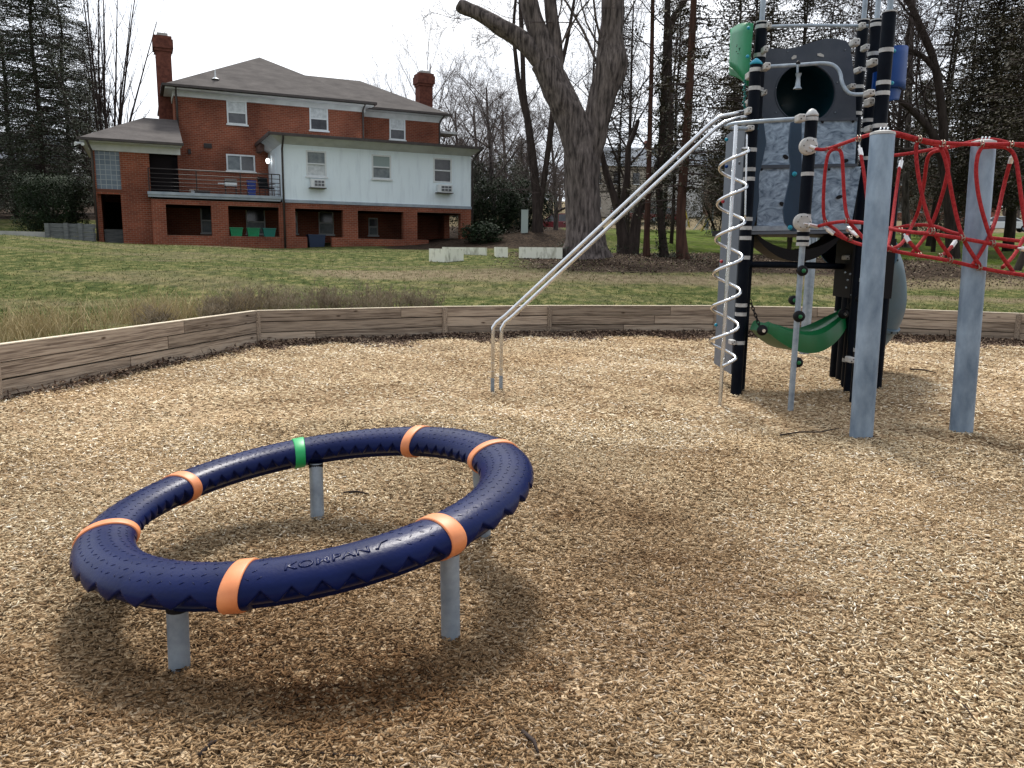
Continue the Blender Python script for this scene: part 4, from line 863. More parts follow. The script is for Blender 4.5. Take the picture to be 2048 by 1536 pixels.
# green and blue curved side panels
def curved(name, corners, mt, bulge, Y0, Y1, th=.03):
    """corners: left-top,left-bottom,right-bottom,right-top photo points; surface bows outward"""
    q = MB(); n1, n2 = 10, 6
    for j in range(n2+1):
        v = j/n2
        for i in range(n1+1):
            u = i/n1; l_ = Vector(corners[0]).lerp(Vector(corners[1]), v); r_ = Vector(corners[3]).lerp(Vector(corners[2]), v); p = l_.lerp(r_, u); Y = Y0+(Y1-Y0)*u
            c = at(p.x, p.y, Y); c += Vector((bulge[0]*sin(pi*u), bulge[1]*sin(pi*u), 0)); q.v.append(tuple(c))
    for j in range(n2):
        for i in range(n1): a = j*(n1+1)+i; q.f.append((a, a+1, a+n1+2, a+n1+1)); q.m.append(0)
    o = q.build(name, mt, smooth=True); m_ = o.modifiers.new('s', 'SOLIDIFY'); m_.thickness = th; return T(o)
curved('moulded_panel', [(1466, 58), (1463, 132), (1497, 175), (1507, 48)], green_pl, (-.03, -.12), 9.75, 9.30)
o = curved('moulded_panel', [(1463, 134), (1463, 150), (1496, 172), (1496, 172)], dkgreen_pl, (-.0, -.08), 9.8, 9.45)
for p in ((1497, 56), (1495, 113)): bolt(*p, 9.22, .020, teal_pl)
for k in range(16):
    a = random.uniform(0, 6.28); r_ = math.sqrt(random.random()); bolt(1481+11*r_*cos(a), 92+20*r_*sin(a), 9.40, .006, black_pl, h=.01)
curved('moulded_panel', [(1774, 94), (1768, 175), (1805, 180), (1811, 95)], blue_pl, (.02, -.08), 9.1, 9.45); curved('moulded_panel', [(1772, 172), (1768, 205), (1792, 200), (1797, 180)], blue_pl, (.0, -.05), 9.15, 9.4)
flat('side_board', [(1748, 145), (1745, 180), (1760, 180), (1762, 140)], 9.3, .03, blue_pl)
for p in ((1788, 102), (1784, 166)): bolt(*p, 9.08, .022, teal_pl)
for k in range(40):
    a = random.uniform(0, 6.28); r_ = math.sqrt(random.random()); bolt(1797+8*r_*cos(a), 140+22*r_*sin(a), 9.27, .003, white_ring, h=.006)
# bars and their clamps
def bar(pts, Ys, r, mt=galv, name='handle_bar', parent=None, n=12, sm=True):
    P3 = [at(p[0], p[1], y) for p, y in zip(pts, Ys)]
    # smooth the path
    for _ in range(2):
        Q = [P3[0]]
        for a, c in zip(P3, P3[1:]): Q += [a.lerp(c, .25), a.lerp(c, .75)]
        Q.append(P3[-1]); P3 = Q
    q = MB(); q.tube(P3, r, n); o = q.build(name, mt, smooth=True, loc=P3[0])
    return T(o) if parent is None else under(o, parent)
def lin(a, b_, n): return [a+(b_-a)*k/(n-1) for k in range(n)]
bar([(1528, 54), (1600, 51), (1735, 52)], [9.42, 9.5, 9.76], .020)
bar([(1537, 133), (1600, 130), (1645, 126), (1668, 129), (1681, 145), (1683, 165), (1695, 186), (1712, 190), (1742, 187)], lin(9.1, 8.74, 9), .020)
bar([(1610, 237), (1560, 240), (1500, 244), (1456, 249), (1456, 256), (1478, 257), (1505, 258)], [8.16, 8.2, 8.3, 8.45, 8.6, 8.9, 9.1], .021)
def clamp(px, py, Y, sx_, sz_, mt=white_pl, d=.07):
    sx_ *= .82; sz_ *= .8; c = at(px, py, Y); q = MB(); q.box(-sx_, sx_, -d, d, -sz_, sz_); o = q.build('clamp', mt); o.location = c; m_ = o.modifiers.new('b', 'BEVEL'); m_.width = min(sx_, sz_)*.45; m_.segments = 3; T(o)
    for s_ in (-1, 1): h_ = MB(); h_.disc((sx_*.35*s_, -d-.001, sz_*.35*s_), (0, -1, 0), .007, .004, 8); h_.build('screw', iron).parent = o
for a in ((1535, 53, 9.40, .035, .04), (1722, 53, 9.7, .04, .04), (1532, 134, 9.05, .04, .045), (1738, 187, 8.66, .045, .04), (1600, 237, 8.10, .045, .045), (1499, 257, 9.05, .045, .035), (1498, 152, 9.2, .035, .045), (1744, 126, 8.95, .045, .045), (1702, 174, 9.5, .04, .035),
          (1709, 86, 9.6, .05, .05), (1730, 96, 9.6, .035, .04), (1529, 100, 9.3, .03, .04), (1716, 141, 9.6, .03, .035), (1738, 205, 8.9, .04, .05), (1737, 258, 8.85, .03, .04), (1496, 222, 9.0, .03, .04), (1497, 205, 9.3, .035, .035), (1464, 684, 9.1, .035, .035), (1692, 515, 9.6, .035, .035), (1700, 719, 8.65, .04, .04), (1528, 186, 9.3, .02, .03)):
    clamp(*a)
# hanging bell shaped toy
bar([(1595, 130), (1595, 146)], [9.02, 9.02], .012, name='bell_rope'); q = MB(); c = at(1595, 178, 9.0); q.tube([c+Vector((0, 0, .16)), c+Vector((0, 0, .12)), c+Vector((0, 0, .03)), c], [.035, .02, .028, .048], 14); T(q.build('bell', galv, smooth='auto'))
q = MB(); q.disc(at(1596, 128, 9.05), (0, 0, 1), .026, .035, 12, dome=1); T(q.build('bar_cap', black_pl, smooth=True))
# green bead chain
q = MB()
for k in range(16): p = at(1490-(k % 2)*2+math.sin(k)*1.2, 160+k*4.0, 9.25); q.tube([p+Vector((0, 0, .013)), p+Vector((0, 0, .006)), p+Vector((0, 0, -.006)), p+Vector((0, 0, -.013))], [.004, .014, .014, .004], 8)
T(q.build('bead_string', M('teal_beads', (.0, .14, .13), .4), smooth=True))
# grey board behind the coil, seen at an angle
a, c = at(1457, 250, 10.3), at(1494, 250, 9.35); zb0 = at(1440, 735, 9.9).z; zt0 = at(1470, 258, 9.8).z
q = MB(); q.prism([(a.x, a.y, zt0), (c.x, c.y, zt0), (c.x, c.y, zb0), (a.x, a.y, zb0)], (-.02, -.01, 0)); T(norm(q.build('climbing_board', grey_pl)))
for px, py, mt in ((1453, 279, teal_pl), (1453, 333, blue_pl), (1446, 403, M('red_bolt', (.4, .02, .03), .5)), (1443, 523, bpy.data.materials['red_bolt']), (1480, 326, char_pl), (1432, 650, teal_pl), (1458, 625, blue_pl)):
    bolt(px, py, 10.0 if px < 1470 else 9.5, .022, mt)
bar([(1500, 462), (1484, 700)], [9.32, 9.32], .008, mt=white_ring, name='board_edge'); bar([(1494, 268), (1490, 440)], [9.0, 9.0], .010, mt=steel, name='board_edge')
# lower level: dark belly, beams, inner posts
q = MB(); n1 = 18; top_, bot_ = [], []
for k in range(n1+1):
    u = k/n1; x = 1513+168*u; s_ = sin(pi*u)**.75; top_.append((x, 466+34*s_+(3 if u < .5 else -2)*0)); bot_.append((x+(-3 if u < .5 else 3), 469+54*s_))
P3 = [at(*p, 9.35) for p in top_]+[at(*p, 9.35) for p in bot_[::-1]]
q.prism(P3, (0, .45, 0)); T(norm(q.build('belly_arch', black_pl, loc=P3[0])))
bar([(1500, 529), (1600, 530), (1685, 533)], [9.3, 9.4, 9.7], .038, mt=black_post, name='cross_beam')
for g0, r_, zt_, mt in ((Vector((4.30, 10.1, 0)), .11, 2.6, black_post), (Vector((4.45, 9.5, 0)), .05, 2.4, black_post), (Vector((4.02, 9.3, 0)), .06, 1.9, black_post)):
    q = MB(); q.tube([(0, 0, -.1), (0, 0, zt_)], r_, 16); o = q.build('inner_post', mt, smooth='auto'); o.location = g0; T(o)
for g0, r_, mt in ((gr(1608, 706), .075, galv),):
    q = MB(); q.tube([(0, 0, -.1), (0, 0, 1.88)], r_, 16); o = q.build('slide_support', mt, smooth='auto'); o.location = g0; T(o)
bar([(1440, 250), (1455, 252)], [9.9, 9.9], .01, name='bolt_rod')
for k in range(9):   # balusters seen below the deck
    x = 1617+k*7; bar([(x, 468), (x-2, 502)], [10.9, 10.9], .007, name='baluster')
for (px, py) in ((1690, 545), (1695, 560), (1700, 548), (1692, 575), (1703, 590)): bolt(px, py, 9.35, .012, galv)
q = MB(); q.box(4.0, 4.5, 9.45, 9.95, 1.1, 1.8); T(q.build('slide_entry', black_pl))

# banana seat and chains
seat = empty('hanging_bench_seat', at(1605, 690, 9.2)); tag(seat, 'curved green plastic hammock seat slung on short chains below the tower', 'swing seat')
n1 = 24; q = MB()
def seatp(u):
    x = 1520+170*u; y = 652+46*math.sin(pi*u*.95)-32*u
    return x, y
for k in range(n1+1):
    u = k/n1; x, y = seatp(u); c = at(x, y, 9.1+.75*u); c2 = at(*seatp(min(1, u+.02)), 9.1+.75*min(1, u+.02)); c1 = at(*seatp(max(0, u-.02)), 9.1+.75*max(0, u-.02)); t = (c2-c1).normalized()
    wd_ = .06+.17*sin(pi*min(1, max(0, u*.9+.12)))**.6; hh_ = .12*max(.5, sin(pi*(u*.9+.05))**.5); side = Vector((-.35, 1, 0)).normalized(); nn = t.cross(side)*-1; nn = nn if nn.z > 0 else -nn
    for a_, b_ in ((-1, -1), (-1.05, 0), (-1, .8), (-.7, 1.15), (-.35, .75), (.35, .75), (.7, 1.15), (1, .8), (1.05, 0), (1, -1)): q.v.append(tuple(c+side*a_*wd_+nn*b_*hh_))
m_ = 10
for k in range(n1):
    for j in range(m_): j2 = (j+1) % m_; q.f.append((k*m_+j, k*m_+j2, (k+1)*m_+j2, (k+1)*m_+j)); q.m.append(0)
q.f.append(tuple(range(m_))); q.m.append(0); q.f.append(tuple(n1*m_+j for j in range(m_))[::-1]); q.m.append(0)
o = norm(q.build('seat', dkgreen_pl, smooth='auto')); under(o, seat)
for px, py, Y in ((1526, 661, 8.93), (1688, 628, 9.5)):
    c = at(px, py, Y); q = MB(); q.tube([c+Vector((0, .05, 0)), c+Vector((0, .03, 0)), c, c+Vector((0, -.02, 0))], [.05, .062, .055, .02], 18); under(q.build('hub', black_pl, smooth=True, loc=c), seat)
    q = MB(); q.disc(c+Vector((0, -.02, 0)), (0, -1, 0), .02, .012, 10); under(q.build('hub_bolt', steel, loc=c), seat)
def chain(a, c, n_, r=.016):
    q = MB()
    for k in range(n_):
        p = a.lerp(c, (k+.5)/n_); t = (c-a).normalized(); s1 = t.orthogonal().normalized(); s2 = t.cross(s1); s_ = s1 if k % 2 else s2; L_ = (c-a).length/n_*.72
        q.tube([p+t*L_*cos(2*pi*j/10)+s_*r*sin(2*pi*j/10) for j in range(10)], .0055, 5, closed=True)
    return q
under(chain(at(1500, 600, 9.1), at(1520, 655, 8.98), 8).build('chain', black_pl, smooth=True), seat); under(chain(at(1716, 594, 9.2), at(1690, 622, 9.5), 8).build('chain', black_pl, smooth=True), seat)

# tube slide
sl_ = empty('tube_slide', at(1755, 655, 11.2)); sl_.location.z = 0; tag(sl_, 'blue grey plastic tube slide curving down behind the tower on the right', 'slide')
pts = [(1690, 480, 10.2), (1720, 495, 10.45), (1748, 530, 10.8), (1757, 575, 11.0), (1757, 615, 11.1), (1740, 650, 11.2), (1715, 672, 11.2)]
P3 = [at(*p) for p in pts]
for _ in range(3):
    Q = [P3[0]]
    for a, c in zip(P3, P3[1:]): Q += [a.lerp(c, .25), a.lerp(c, .75)]
    P3 = Q+[P3[-1]]
q = MB(); q.tube(P3, .355, 36, caps=False); o = q.build('tube_section', slide_pl, smooth=True); m_ = o.modifiers.new('s', 'SOLIDIFY'); m_.thickness = .02; under(o, sl_)
for fr_ in (.30, .74):
    k = int(len(P3)*fr_); t = (P3[k+1]-P3[k-1]).normalized(); q = MB(); q.tube([P3[k]-t*.025, P3[k]-t*.022, P3[k]+t*.022, P3[k]+t*.025], [.36, .385, .385, .36], 36); fl_ = under(q.build('flange', slide_pl, smooth='auto'), sl_)
    u_ = t.orthogonal().normalized(); w_ = t.cross(u_)
    for j in range(16): a_ = 2*pi*j/16; q = MB(); q.disc(P3[k]+(u_*cos(a_)+w_*sin(a_))*.385, (u_*cos(a_)+w_*sin(a_)), .014, .008, 8); bq = q.build('bolt', black_pl); bq.parent = fl_; bq.location = -Vector(sl_.location)-Vector(fl_.location)
# coil climber
gc = gr(1440, 808); coil = empty('spiral_climber', gc); tag(coil, 'bright steel corkscrew climbing coil wound round a thin pole', 'climbing coil')
q = MB(); q.tube([(0, 0, -.1), (0, 0, at(1468, 250, gc.y).z)], .021, 12); q.build('pole', steel, coil, smooth='auto')
zt = at(1490, 297, gc.y).z; zb = at(1441, 733, gc.y).z; zr = [at(1490, y, gc.y).z for y in (297, 370, 439, 508, 580, 648, 716)]
pitch = (zr[0]-zr[-1])/6; turns = 6.25; q = MB(); P3 = []
for k in range(int(turns*32)+1):
    s_ = k/32; th = -2*pi*s_; r_ = .142 if s_ < 6 else .142*(1-(s_-6)*3.2); z = zr[0]-pitch*s_
    if s_ > 6: z = zr[0]-pitch*6-pitch*(s_-6)
    P3.append(Vector((r_*cos(th), r_*sin(th), z)))
P3 = [P3[0]+Vector((.0, .22, .02)), P3[0]+Vector((0, .1, .01))]+P3
q.tube(P3, .017, 10); q.build('coil', steel, coil, smooth=True)
# slide rails
rails = empty('sliding_rails', (gr(988, 773).x, 9.3, 0)); tag(rails, 'pair of parallel bright steel sliding rails slanting down from the tower deck', 'sliding poles')
for a in ([((980, 777), 9.2), ((986, 655), 9.2), ((993, 645), 9.2), ((1010, 632), 9.2), ((1420, 248), 9.2), ((1440, 233), 9.2), ((1462, 229), 9.2), ((1492, 222), 9.2)], [((996, 772), 9.38), ((1003, 657), 9.38), ((1010, 645), 9.38), ((1026, 632), 9.38), ((1432, 256), 9.38), ((1450, 244), 9.38), ((1470, 238), 9.38), ((1494, 233), 9.38)]):
    P3 = [at(*p, y) for p, y in a]; P3[0].z = -.1; P3[0].x = P3[1].x
    Q = [P3[0]]
    for k in range(1, len(P3)-1): Q += [P3[k].lerp(P3[k-1], min(.3, .04/(P3[k]-P3[k-1]).length)), P3[k], P3[k].lerp(P3[k+1], min(.3, .04/(P3[k]-P3[k+1]).length))]
    Q.append(P3[-1]); q = MB(); q.tube(Q, .022, 14); under(q.build('rail', steel, smooth=True), rails); q = MB(); q.tube([(P3[1].x, P3[1].y, -.1), (P3[1].x, P3[1].y, .12)], .023, 14); under(q.build('rail_foot', galv, smooth='auto'), rails)
    q = MB(); q.tube([(P3[1].x, P3[1].y, .20), (P3[1].x, P3[1].y, .205)], .0225, 14); q.tube([(P3[1].x, P3[1].y, .30), (P3[1].x, P3[1].y, .305)], .0225, 14); under(q.build('rail_mark', white_ring), rails)
# galvanised net posts
for k, (b_, tp, lab) in enumerate((((1722, 873), (1765, 270), 'thick galvanised post carrying the red net, nearer the tower'), ((1922, 863), (1967, 288), 'thick galvanised post carrying the red net, farther right'))):
    g0 = gr(*b_); t0 = at(*tp, g0.y-.05); r_ = empty('net_post', g0); tag(r_, lab, 'post', 'galvanised posts of the rope net')
    d_ = t0-g0; q = MB(); q.tube([d_*-.05, d_*1.0], .098, 32); q.build('post_tube', galv_post, r_, smooth='auto'); q = MB(); q.tube([d_, d_+Vector((0, 0, .02)), d_+Vector((0, 0, .032))], [.102, .098, .06], 32); q.build('cap', white_pl, r_, smooth='auto')
    q = MB(); 
    for j in (-1, 0, 1): q.tube([d_+Vector((j*.03-.01, -.03, .03)), d_+Vector((j*.03, -.03, .055)), d_+Vector((j*.03+.01, .03, .03))], .007, 6)
    q.build('shackle', steel, r_, smooth=True)
# red rope net
net = empty('rope_net_tunnel', (4.2, 7.3, 0)); tag(net, 'sagging tunnel net of thick red rope running right from the tower', 'rope net')
ROP = [ # (px,py,Y)
 [(1628, 297, 8.05), (1645, 300, 8.0), (1662, 296, 7.9), (1700, 282, 7.5), (1735, 270, 7.2), (1768, 263, 6.95), (1800, 267, 6.95), (1835, 278, 6.95), (1885, 287, 6.95), (1960, 289, 6.9), (2048, 288, 6.9), (2200, 292, 6.9)],
 [(1768, 263, 6.97), (1790, 270, 7.0), (1835, 281, 7.0), (1870, 289, 7.1), (1892, 297, 7.2), (1925, 288, 7.2), (1965, 279, 7.2), (2000, 280, 7.2), (2040, 294, 7.3), (2200, 300, 7.3)],
 [(1786, 311, 8.3), (1830, 305, 8.1), (1880, 296, 7.6), (1892, 295, 7.3)],
 [(1635, 453, 8.05), (1655, 447, 7.9), (1692, 442, 7.7), (1735, 446, 7.5), (1778, 457, 7.3), (1815, 464, 7.1), (1865, 468, 6.95), (1925, 477, 6.9), (1985, 488, 6.9), (2048, 497, 6.9), (2200, 515, 6.9)],
 [(1735, 448, 8.2), (1780, 459, 8.1), (1825, 449, 7.95), (1868, 451, 7.85), (1900, 464, 7.7), (1925, 470, 7.6), (1985, 476, 7.5), (2048, 483, 7.5), (2200, 495, 7.5)],
 [(1662, 463, 8.0), (1690, 478, 7.9), (1720, 489, 7.7), (1745, 493, 7.6), (1778, 500, 7.4), (1830, 510, 7.25), (1890, 519, 7.06), (1955, 535, 7.0), (2020, 547, 7.0), (2200, 570, 7.0)],
 [(1773, 485, 7.5), (1776, 495, 7.3), (1800, 505, 7.3)],
 # ribs
 [(1695, 480, 7.8), (1668, 456, 7.95), (1651, 446, 8.0), (1646, 425, 7.98), (1648, 360, 7.9), (1654, 312, 7.85), (1662, 300, 7.85), (1675, 297, 7.8), (1684, 305, 7.75), (1686, 345, 7.75), (1689, 405, 7.75), (1695, 440, 7.7), (1712, 460, 7.7), (1735, 485, 7.6)],
 [(1722, 310, 8.2), (1730, 360, 8.1), (1736, 420, 8.0)],
 [(1799, 335, 8.2), (1790, 400, 8.0), (1784, 450, 7.7), (1779, 480, 7.5), (1773, 497, 7.3)],
 [(1835, 281, 6.98), (1831, 300, 7.0), (1836, 350, 7.0), (1848, 410, 7.0), (1864, 458, 6.98), (1880, 485, 7.0), (1903, 517, 7.04)],
 [(1890, 299, 7.2), (1865, 303, 7.3), (1854, 315, 7.4), (1848, 370, 7.6), (1838, 420, 7.8), (1825, 449, 7.9), (1805, 490, 7.5), (1776, 500, 7.35)],
 [(1888, 297, 7.15), (1895, 308, 7.2), (1898, 335, 7.2), (1885, 390, 7.3), (1866, 445, 7.4), (1850, 475, 7.4), (1825, 505, 7.3)],
 [(1880, 292, 7.0), (1892, 320, 6.98), (1900, 370, 6.98), (1912, 430, 6.98), (1924, 474, 6.95), (1942, 505, 6.97), (1962, 534, 6.99)],
 [(1965, 293, 6.9), (1955, 308, 6.9), (1951, 345, 6.9), (1958, 400, 6.9), (1975, 460, 6.92), (1986, 486, 6.93), (2005, 515, 7.0), (2028, 546, 7.08)],
 [(2020, 325, 7.2), (2008, 370, 7.3), (1995, 430, 7.2), (1980, 470, 7.05), (1962, 505, 7.02), (1945, 530, 7.0)],
 [(1965, 295, 6.92), (1990, 293, 6.95), (2018, 295, 7.0), (2032, 315, 7.0), (2038, 360, 6.95), (2047, 430, 6.95), (2060, 500, 6.95)],
 [(2048, 475, 7.4), (2030, 510, 7.3), (2005, 535, 7.15)],
 [(1845, 512, 7.3), (1822, 488, 7.3), (1812, 474, 7.35)], [(1906, 490, 7.4), (1895, 503, 7.3), (1880, 513, 7.2)]]
for rp_ in ROP:
    P3 = [at(*p) for p in rp_]
    for _ in range(2):
        Q = [P3[0]]
        for a, c in zip(P3, P3[1:]): Q += [a.lerp(c, .25), a.lerp(c, .75)]
        P3 = Q+[P3[-1]]
    q = MB(); q.tube(P3, .0165, 10); under(q.build('rope', red_rope, smooth=True, loc=P3[0]), net)
for a, c in (((1612, 290, 8.05), (1632, 298, 8.05)), ((1608, 447, 8.0), (1636, 454, 8.05)), ((1648, 454, 8.0), (1668, 468, 7.95)), ((1698, 460, 7.9), (1716, 472, 7.8)), ((1718, 290, 8.25), (1723, 312, 8.2)), ((1804, 315, 8.25), (1799, 337, 8.2)), ((1808, 468, 7.37), (1818, 484, 7.32)), ((1914, 478, 7.42), (1903, 494, 7.38)), ((2025, 308, 7.18), (2020, 327, 7.2)), ((2035, 496, 6.88), (2055, 499, 6.88))):
    p0, p1 = at(*a), at(*c); q = MB(); q.tube([p0, p0.lerp(p1, .3), p0.lerp(p1, .32), p1], [.009, .009, .021, .021], 10); under(q.build('ferrule', alu, smooth='auto', loc=p0), net)
for px, py, Y in ((1655, 299, 7.95), (1681, 292, 7.75), (1717, 277, 7.3), (1651, 446, 7.98), (1693, 442, 7.7), (1700, 476, 7.8), (1838, 278, 6.95), (1885, 287, 6.95), (1864, 462, 6.95), (1924, 476, 6.9), (1962, 289, 6.9), (1985, 487, 6.9), (2021, 289, 6.9), (1825, 447, 7.9), (1780, 497, 7.35), (1838, 512, 7.25), (1900, 519, 7.04), (1958, 535, 6.98), (1800, 462, 7.2), (1845, 306, 8.0), (2045, 482, 7.5), (1880, 513, 7.2), (1893, 293, 7.2), (2022, 547, 7.08)):
    c = at(px, py, Y); q = MB()
    for s_ in (-1, 1): q.tube([c+Vector((s_*.012, .027*cos(2*pi*j/10), .027*sin(2*pi*j/10))) for j in range(10)], .0042, 5, closed=True)
    q.tube([c+Vector((-.016, -.026, -.01)), c+Vector((.016, -.026, .01))], .004, 5); under(q.build('rope_clamp', clampm, smooth=True, loc=c), net)
for px, py, Y in ((1618, 292, 8.07), (1606, 444, 8.07)):
    c = at(px, py, Y); q = MB(); q.tube([c+Vector((.0, .06, 0)), c+Vector((0, .05, 0)), c+Vector((0, -.01, 0)), c+Vector((0, -.03, 0))], [.06, .085, .085, .06], 24); o = under(q.build('anchor_disc', white_pl, smooth='auto', loc=c), net)
    for j in range(6): cj = c+Vector((.06*cos(j*1.05), -.028, .06*sin(j*1.05))); q = MB(); q.disc((0, 0, 0), (0, -1, 0), .006, .004, 8); sc_ = q.build('screw', iron); sc_.parent = o; sc_.location = cj-c
c = at(1697, 458, 7.95); q = MB(); q.disc(c, (0, -1, 0), .03, .05, 14, dome=1); under(q.build('anchor_cap', alu, smooth=True, loc=c), net)

# ---------------------------------------------------------------- trees
def rv(s=1): return Vector((random.gauss(0, s), random.gauss(0, s), random.gauss(0, s)))
def grow(tr, cr, p, d, Ln, r, depth, P, tips=None):
    """one branch with its children; thick wood goes to tr, thin twigs to cr"""
    n = max(3, int(P.get('seg', 5)*(1 if depth == 0 else .8)))
    pts = [p.copy()]; dd = d.normalized(); q = p.copy()
    for i in range(n):
        dd = (dd+rv(P['wig'])*(1 if depth else P.get('w0', .4))+Vector((0, 0, P['up'] if depth else P.get('up0', .05)))).normalized()
        q = q+dd*(Ln/n); pts.append(q.copy())
    end = P.get('taper', .45) if depth < P['depth'] else .3
    rad = [r*(1-(1-end)*i/n) for i in range(n+1)]
    thin = r < P['rthin']
    (cr if thin else tr).tube(pts, rad, 3 if thin else (5 if r < .06 else 9), caps=False)
    if tips is not None and depth >= P['depth']-1: tips.append((pts, dd, Ln))
    if depth >= P['depth']: return
    k = P['kids'][depth]; f0 = P['from'] if depth == 0 else .2
    for j in range(k):
        f = f0+(1-f0)*(j+random.random())/k; x = f*n; i = min(n-1, int(x)); b = pts[i].lerp(pts[i+1], x-i); t = (pts[i+1]-pts[i]).normalized()
        ang = R_(random.gauss(P['ang'], 9)); az = random.uniform(0, 2*pi) if depth else j*2.4+random.random(); u = t.orthogonal().normalized(); w_ = t.cross(u)
        cd = t*cos(ang)+(u*cos(az)+w_*sin(az))*sin(ang)
        rr = r*(1-(1-end)*f)*random.uniform(.45, .62)*P.get('rk', 1)
        ll = Ln*P['ratio']*random.uniform(.75, 1.2)*(1.25-.6*f if depth == 0 else 1)
        grow(tr, cr, b, cd, ll, max(rr, P.get('rmin', .006)), depth+1, P, tips)
def leaves(mb, c, n, spread, size, mi=0, flat=.6, rg=random):
    for _ in range(n):
        p = Vector((c.x+rg.gauss(0, spread), c.y+rg.gauss(0, spread), c.z+rg.gauss(0, spread*flat)))
        a = rg.uniform(0, 6.28); b = rg.uniform(-.9, .9); s_ = size*rg.uniform(.5, 1.3)
        u = Vector((cos(a)*cos(b), sin(a)*cos(b), sin(b)))*s_; v = Vector((-sin(a), cos(a), rg.uniform(-1, 1))).normalized()*s_*rg.uniform(.3, .6)
        k = len(mb.v); mb.v += [tuple(p-u*.5), tuple(p+v*.5), tuple(p+u*.5), tuple(p-v*.5)]; mb.f.append((k, k+1, k+2, k+3)); mb.m.append(mi)
def finish(name, loc, tr, cr, mt, mcr, label=None, cat='tree', group=None, rz=0, s=1):
    r_ = empty(name, loc, rz); r_.scale = (s, s, s)
    if label: tag(r_, label, cat, group)
    if tr.v: tr.build('trunk', mt, r_, smooth=True)
    if cr.v: cr.build('crown', mcr, r_)
    return r_
def copy_tree(root, loc, rz, s, label, group=None):
    c = root.copy(); C.objects.link(c); c.location = loc; c.rotation_euler = (0, 0, rz); c.scale = (s, s, s*random.uniform(.95, 1.05)); tag(c, label)
    if group: c['group'] = group
    for ch in root.children: d = ch.copy(); C.objects.link(d); d.parent = c
    return c
def ground_at(px, Y, dz=-.1): x = (px-1024)/F*Y*1.012; return Vector((x, Y, hh(x, Y)+dz))
BARE = dict(depth=4, kids=[13, 7, 6, 5], wig=.10, up=.05, ang=38, ratio=.42, rthin=.03, taper=.25, **{'from': .22})
def bare(seed, Hh, r, P, name, mt, mcr):
    random.seed(seed); tr, cr = MB(), MB(); grow(tr, cr, Vector((0, 0, 0)), Vector((0, 0, 1)), Hh, r, 0, P)
    return finish(name, (0, 0, 0), tr, cr, mt, mcr)
def conifer(seed, Hh, r, wid, name, mleaf, mt=bark_dk, low=.12, dens=1.0, droop=.12, clump=.16, top=.15, gap=.0, leaf=.17, nl=(7, 12)):
    random.seed(seed); tr, cr = MB(), MB(); pts = [Vector((random.gauss(0, .012)*k, random.gauss(0, .012)*k, Hh*k/10)) for k in range(11)]
    tr.tube(pts, [r*(1-.088*k) for k in range(11)], 9)
    nb = int(Hh*8*dens)
    for j in range(nb):
        f = low+(1-low)*((j+random.random())/nb); z = Hh*f; az = random.uniform(0, 6.28)
        L_ = wid*(top+(1-top)*(1-f)**.75)*random.uniform(.55, 1.12)*(min(1, (f-low)*9+.45)); d = Vector((cos(az), sin(az), .25-.1*random.random())).normalized(); p = Vector((0, 0, z)); bp = [p]
        for k in range(4): d = (d+Vector((random.gauss(0, .1), random.gauss(0, .1), -droop*random.uniform(.3, 1.4)))).normalized(); p = p+d*(L_/4); bp.append(p.copy())
        cr.tube(bp, [.035*(1-f*.6), .028, .02, .012, .006], 4, mi=1, caps=False)
        if random.random() < gap: continue
        m = max(2, int(L_*4.5))
        for k in range(m):
            s_ = .25+.75*(k+random.random())/m; x = s_*4; i = min(3, int(x)); c = bp[i].lerp(bp[i+1], x-i)
            side = Vector((-d.y, d.x, 0))*random.uniform(-1, 1)*L_*.22*s_; e_ = c+side+Vector((0, 0, -abs(random.gauss(0, .08))))
            cr.tube([c, e_], [.008, .004], 3, mi=1, caps=False)
            leaves(cr, c.lerp(e_, .6), random.randint(*nl), clump, leaf, 0, .55)
    return finish(name, (0, 0, 0), tr, cr, mt, [mleaf, twig])
GL = 'trees round the house and the playground'
# --- prototypes at the origin are themselves placed as the first of their kind
P1 = dict(BARE); B1 = bare(21, 15, .17, P1, 'bare_tree', bark_dk, twig)
P2_ = dict(BARE, kids=[12, 7, 5, 4], ang=30, up=.10, ratio=.5); P2_['from'] = .12; B2 = bare(5, 13, .18, P2_, 'bare_tree', bark, twig_grey)
P3_ = dict(BARE, depth=4, kids=[15, 9, 7, 6], ang=46, up=.02, ratio=.47, wig=.14); P3_['from'] = .1; B3 = bare(9, 8.5, .2, P3_, 'bare_tree', bark, twig_grey)
K1 = conifer(31, 17, .17, 3.9, 'conifer', needle, dens=3.2, low=.05, leaf=.12, clump=.2, nl=(12, 19), droop=.16)
K2 = conifer(32, 16, .11, 2.8, 'conifer', needle_b, dens=1.7, low=.18, droop=.08, gap=.25, clump=.3, leaf=.14, nl=(12, 20))
K3 = conifer(33, 13, .25, 3.3, 'conifer', needle_b, dens=4.6, low=.17, droop=.10, clump=.24, leaf=.12, nl=(12, 20))
random.seed(77)
def put(proto, px, Y, s, label, first=False, rz=None):
    rz = random.uniform(0, 6.28) if rz is None else rz
    if first: proto.location = ground_at(px, Y); proto.rotation_euler = (0, 0, rz); proto.scale = (s, s, s); tag(proto, label, 'tree', GL); return proto
    return copy_tree(proto, ground_at(px, Y), rz, s, label, GL)
put(K1, 118, 43, 1.0, 'tall grey green conifer rising behind the hedge left of the house', True)
put(K1, 60, 50, 1.0, 'conifer behind and left of the tall one by the hedge'); put(K1, 170, 52, .98, 'narrower conifer standing close behind the left wing roof')
put(K1, -70, 44, .9, 'conifer partly cut off by the left edge'); put(K1, 215, 58, .8, 'distant conifer behind the bare upright stems')
put(K2, 10, 47, .85, 'thin brownish evergreen at the far left edge', True)
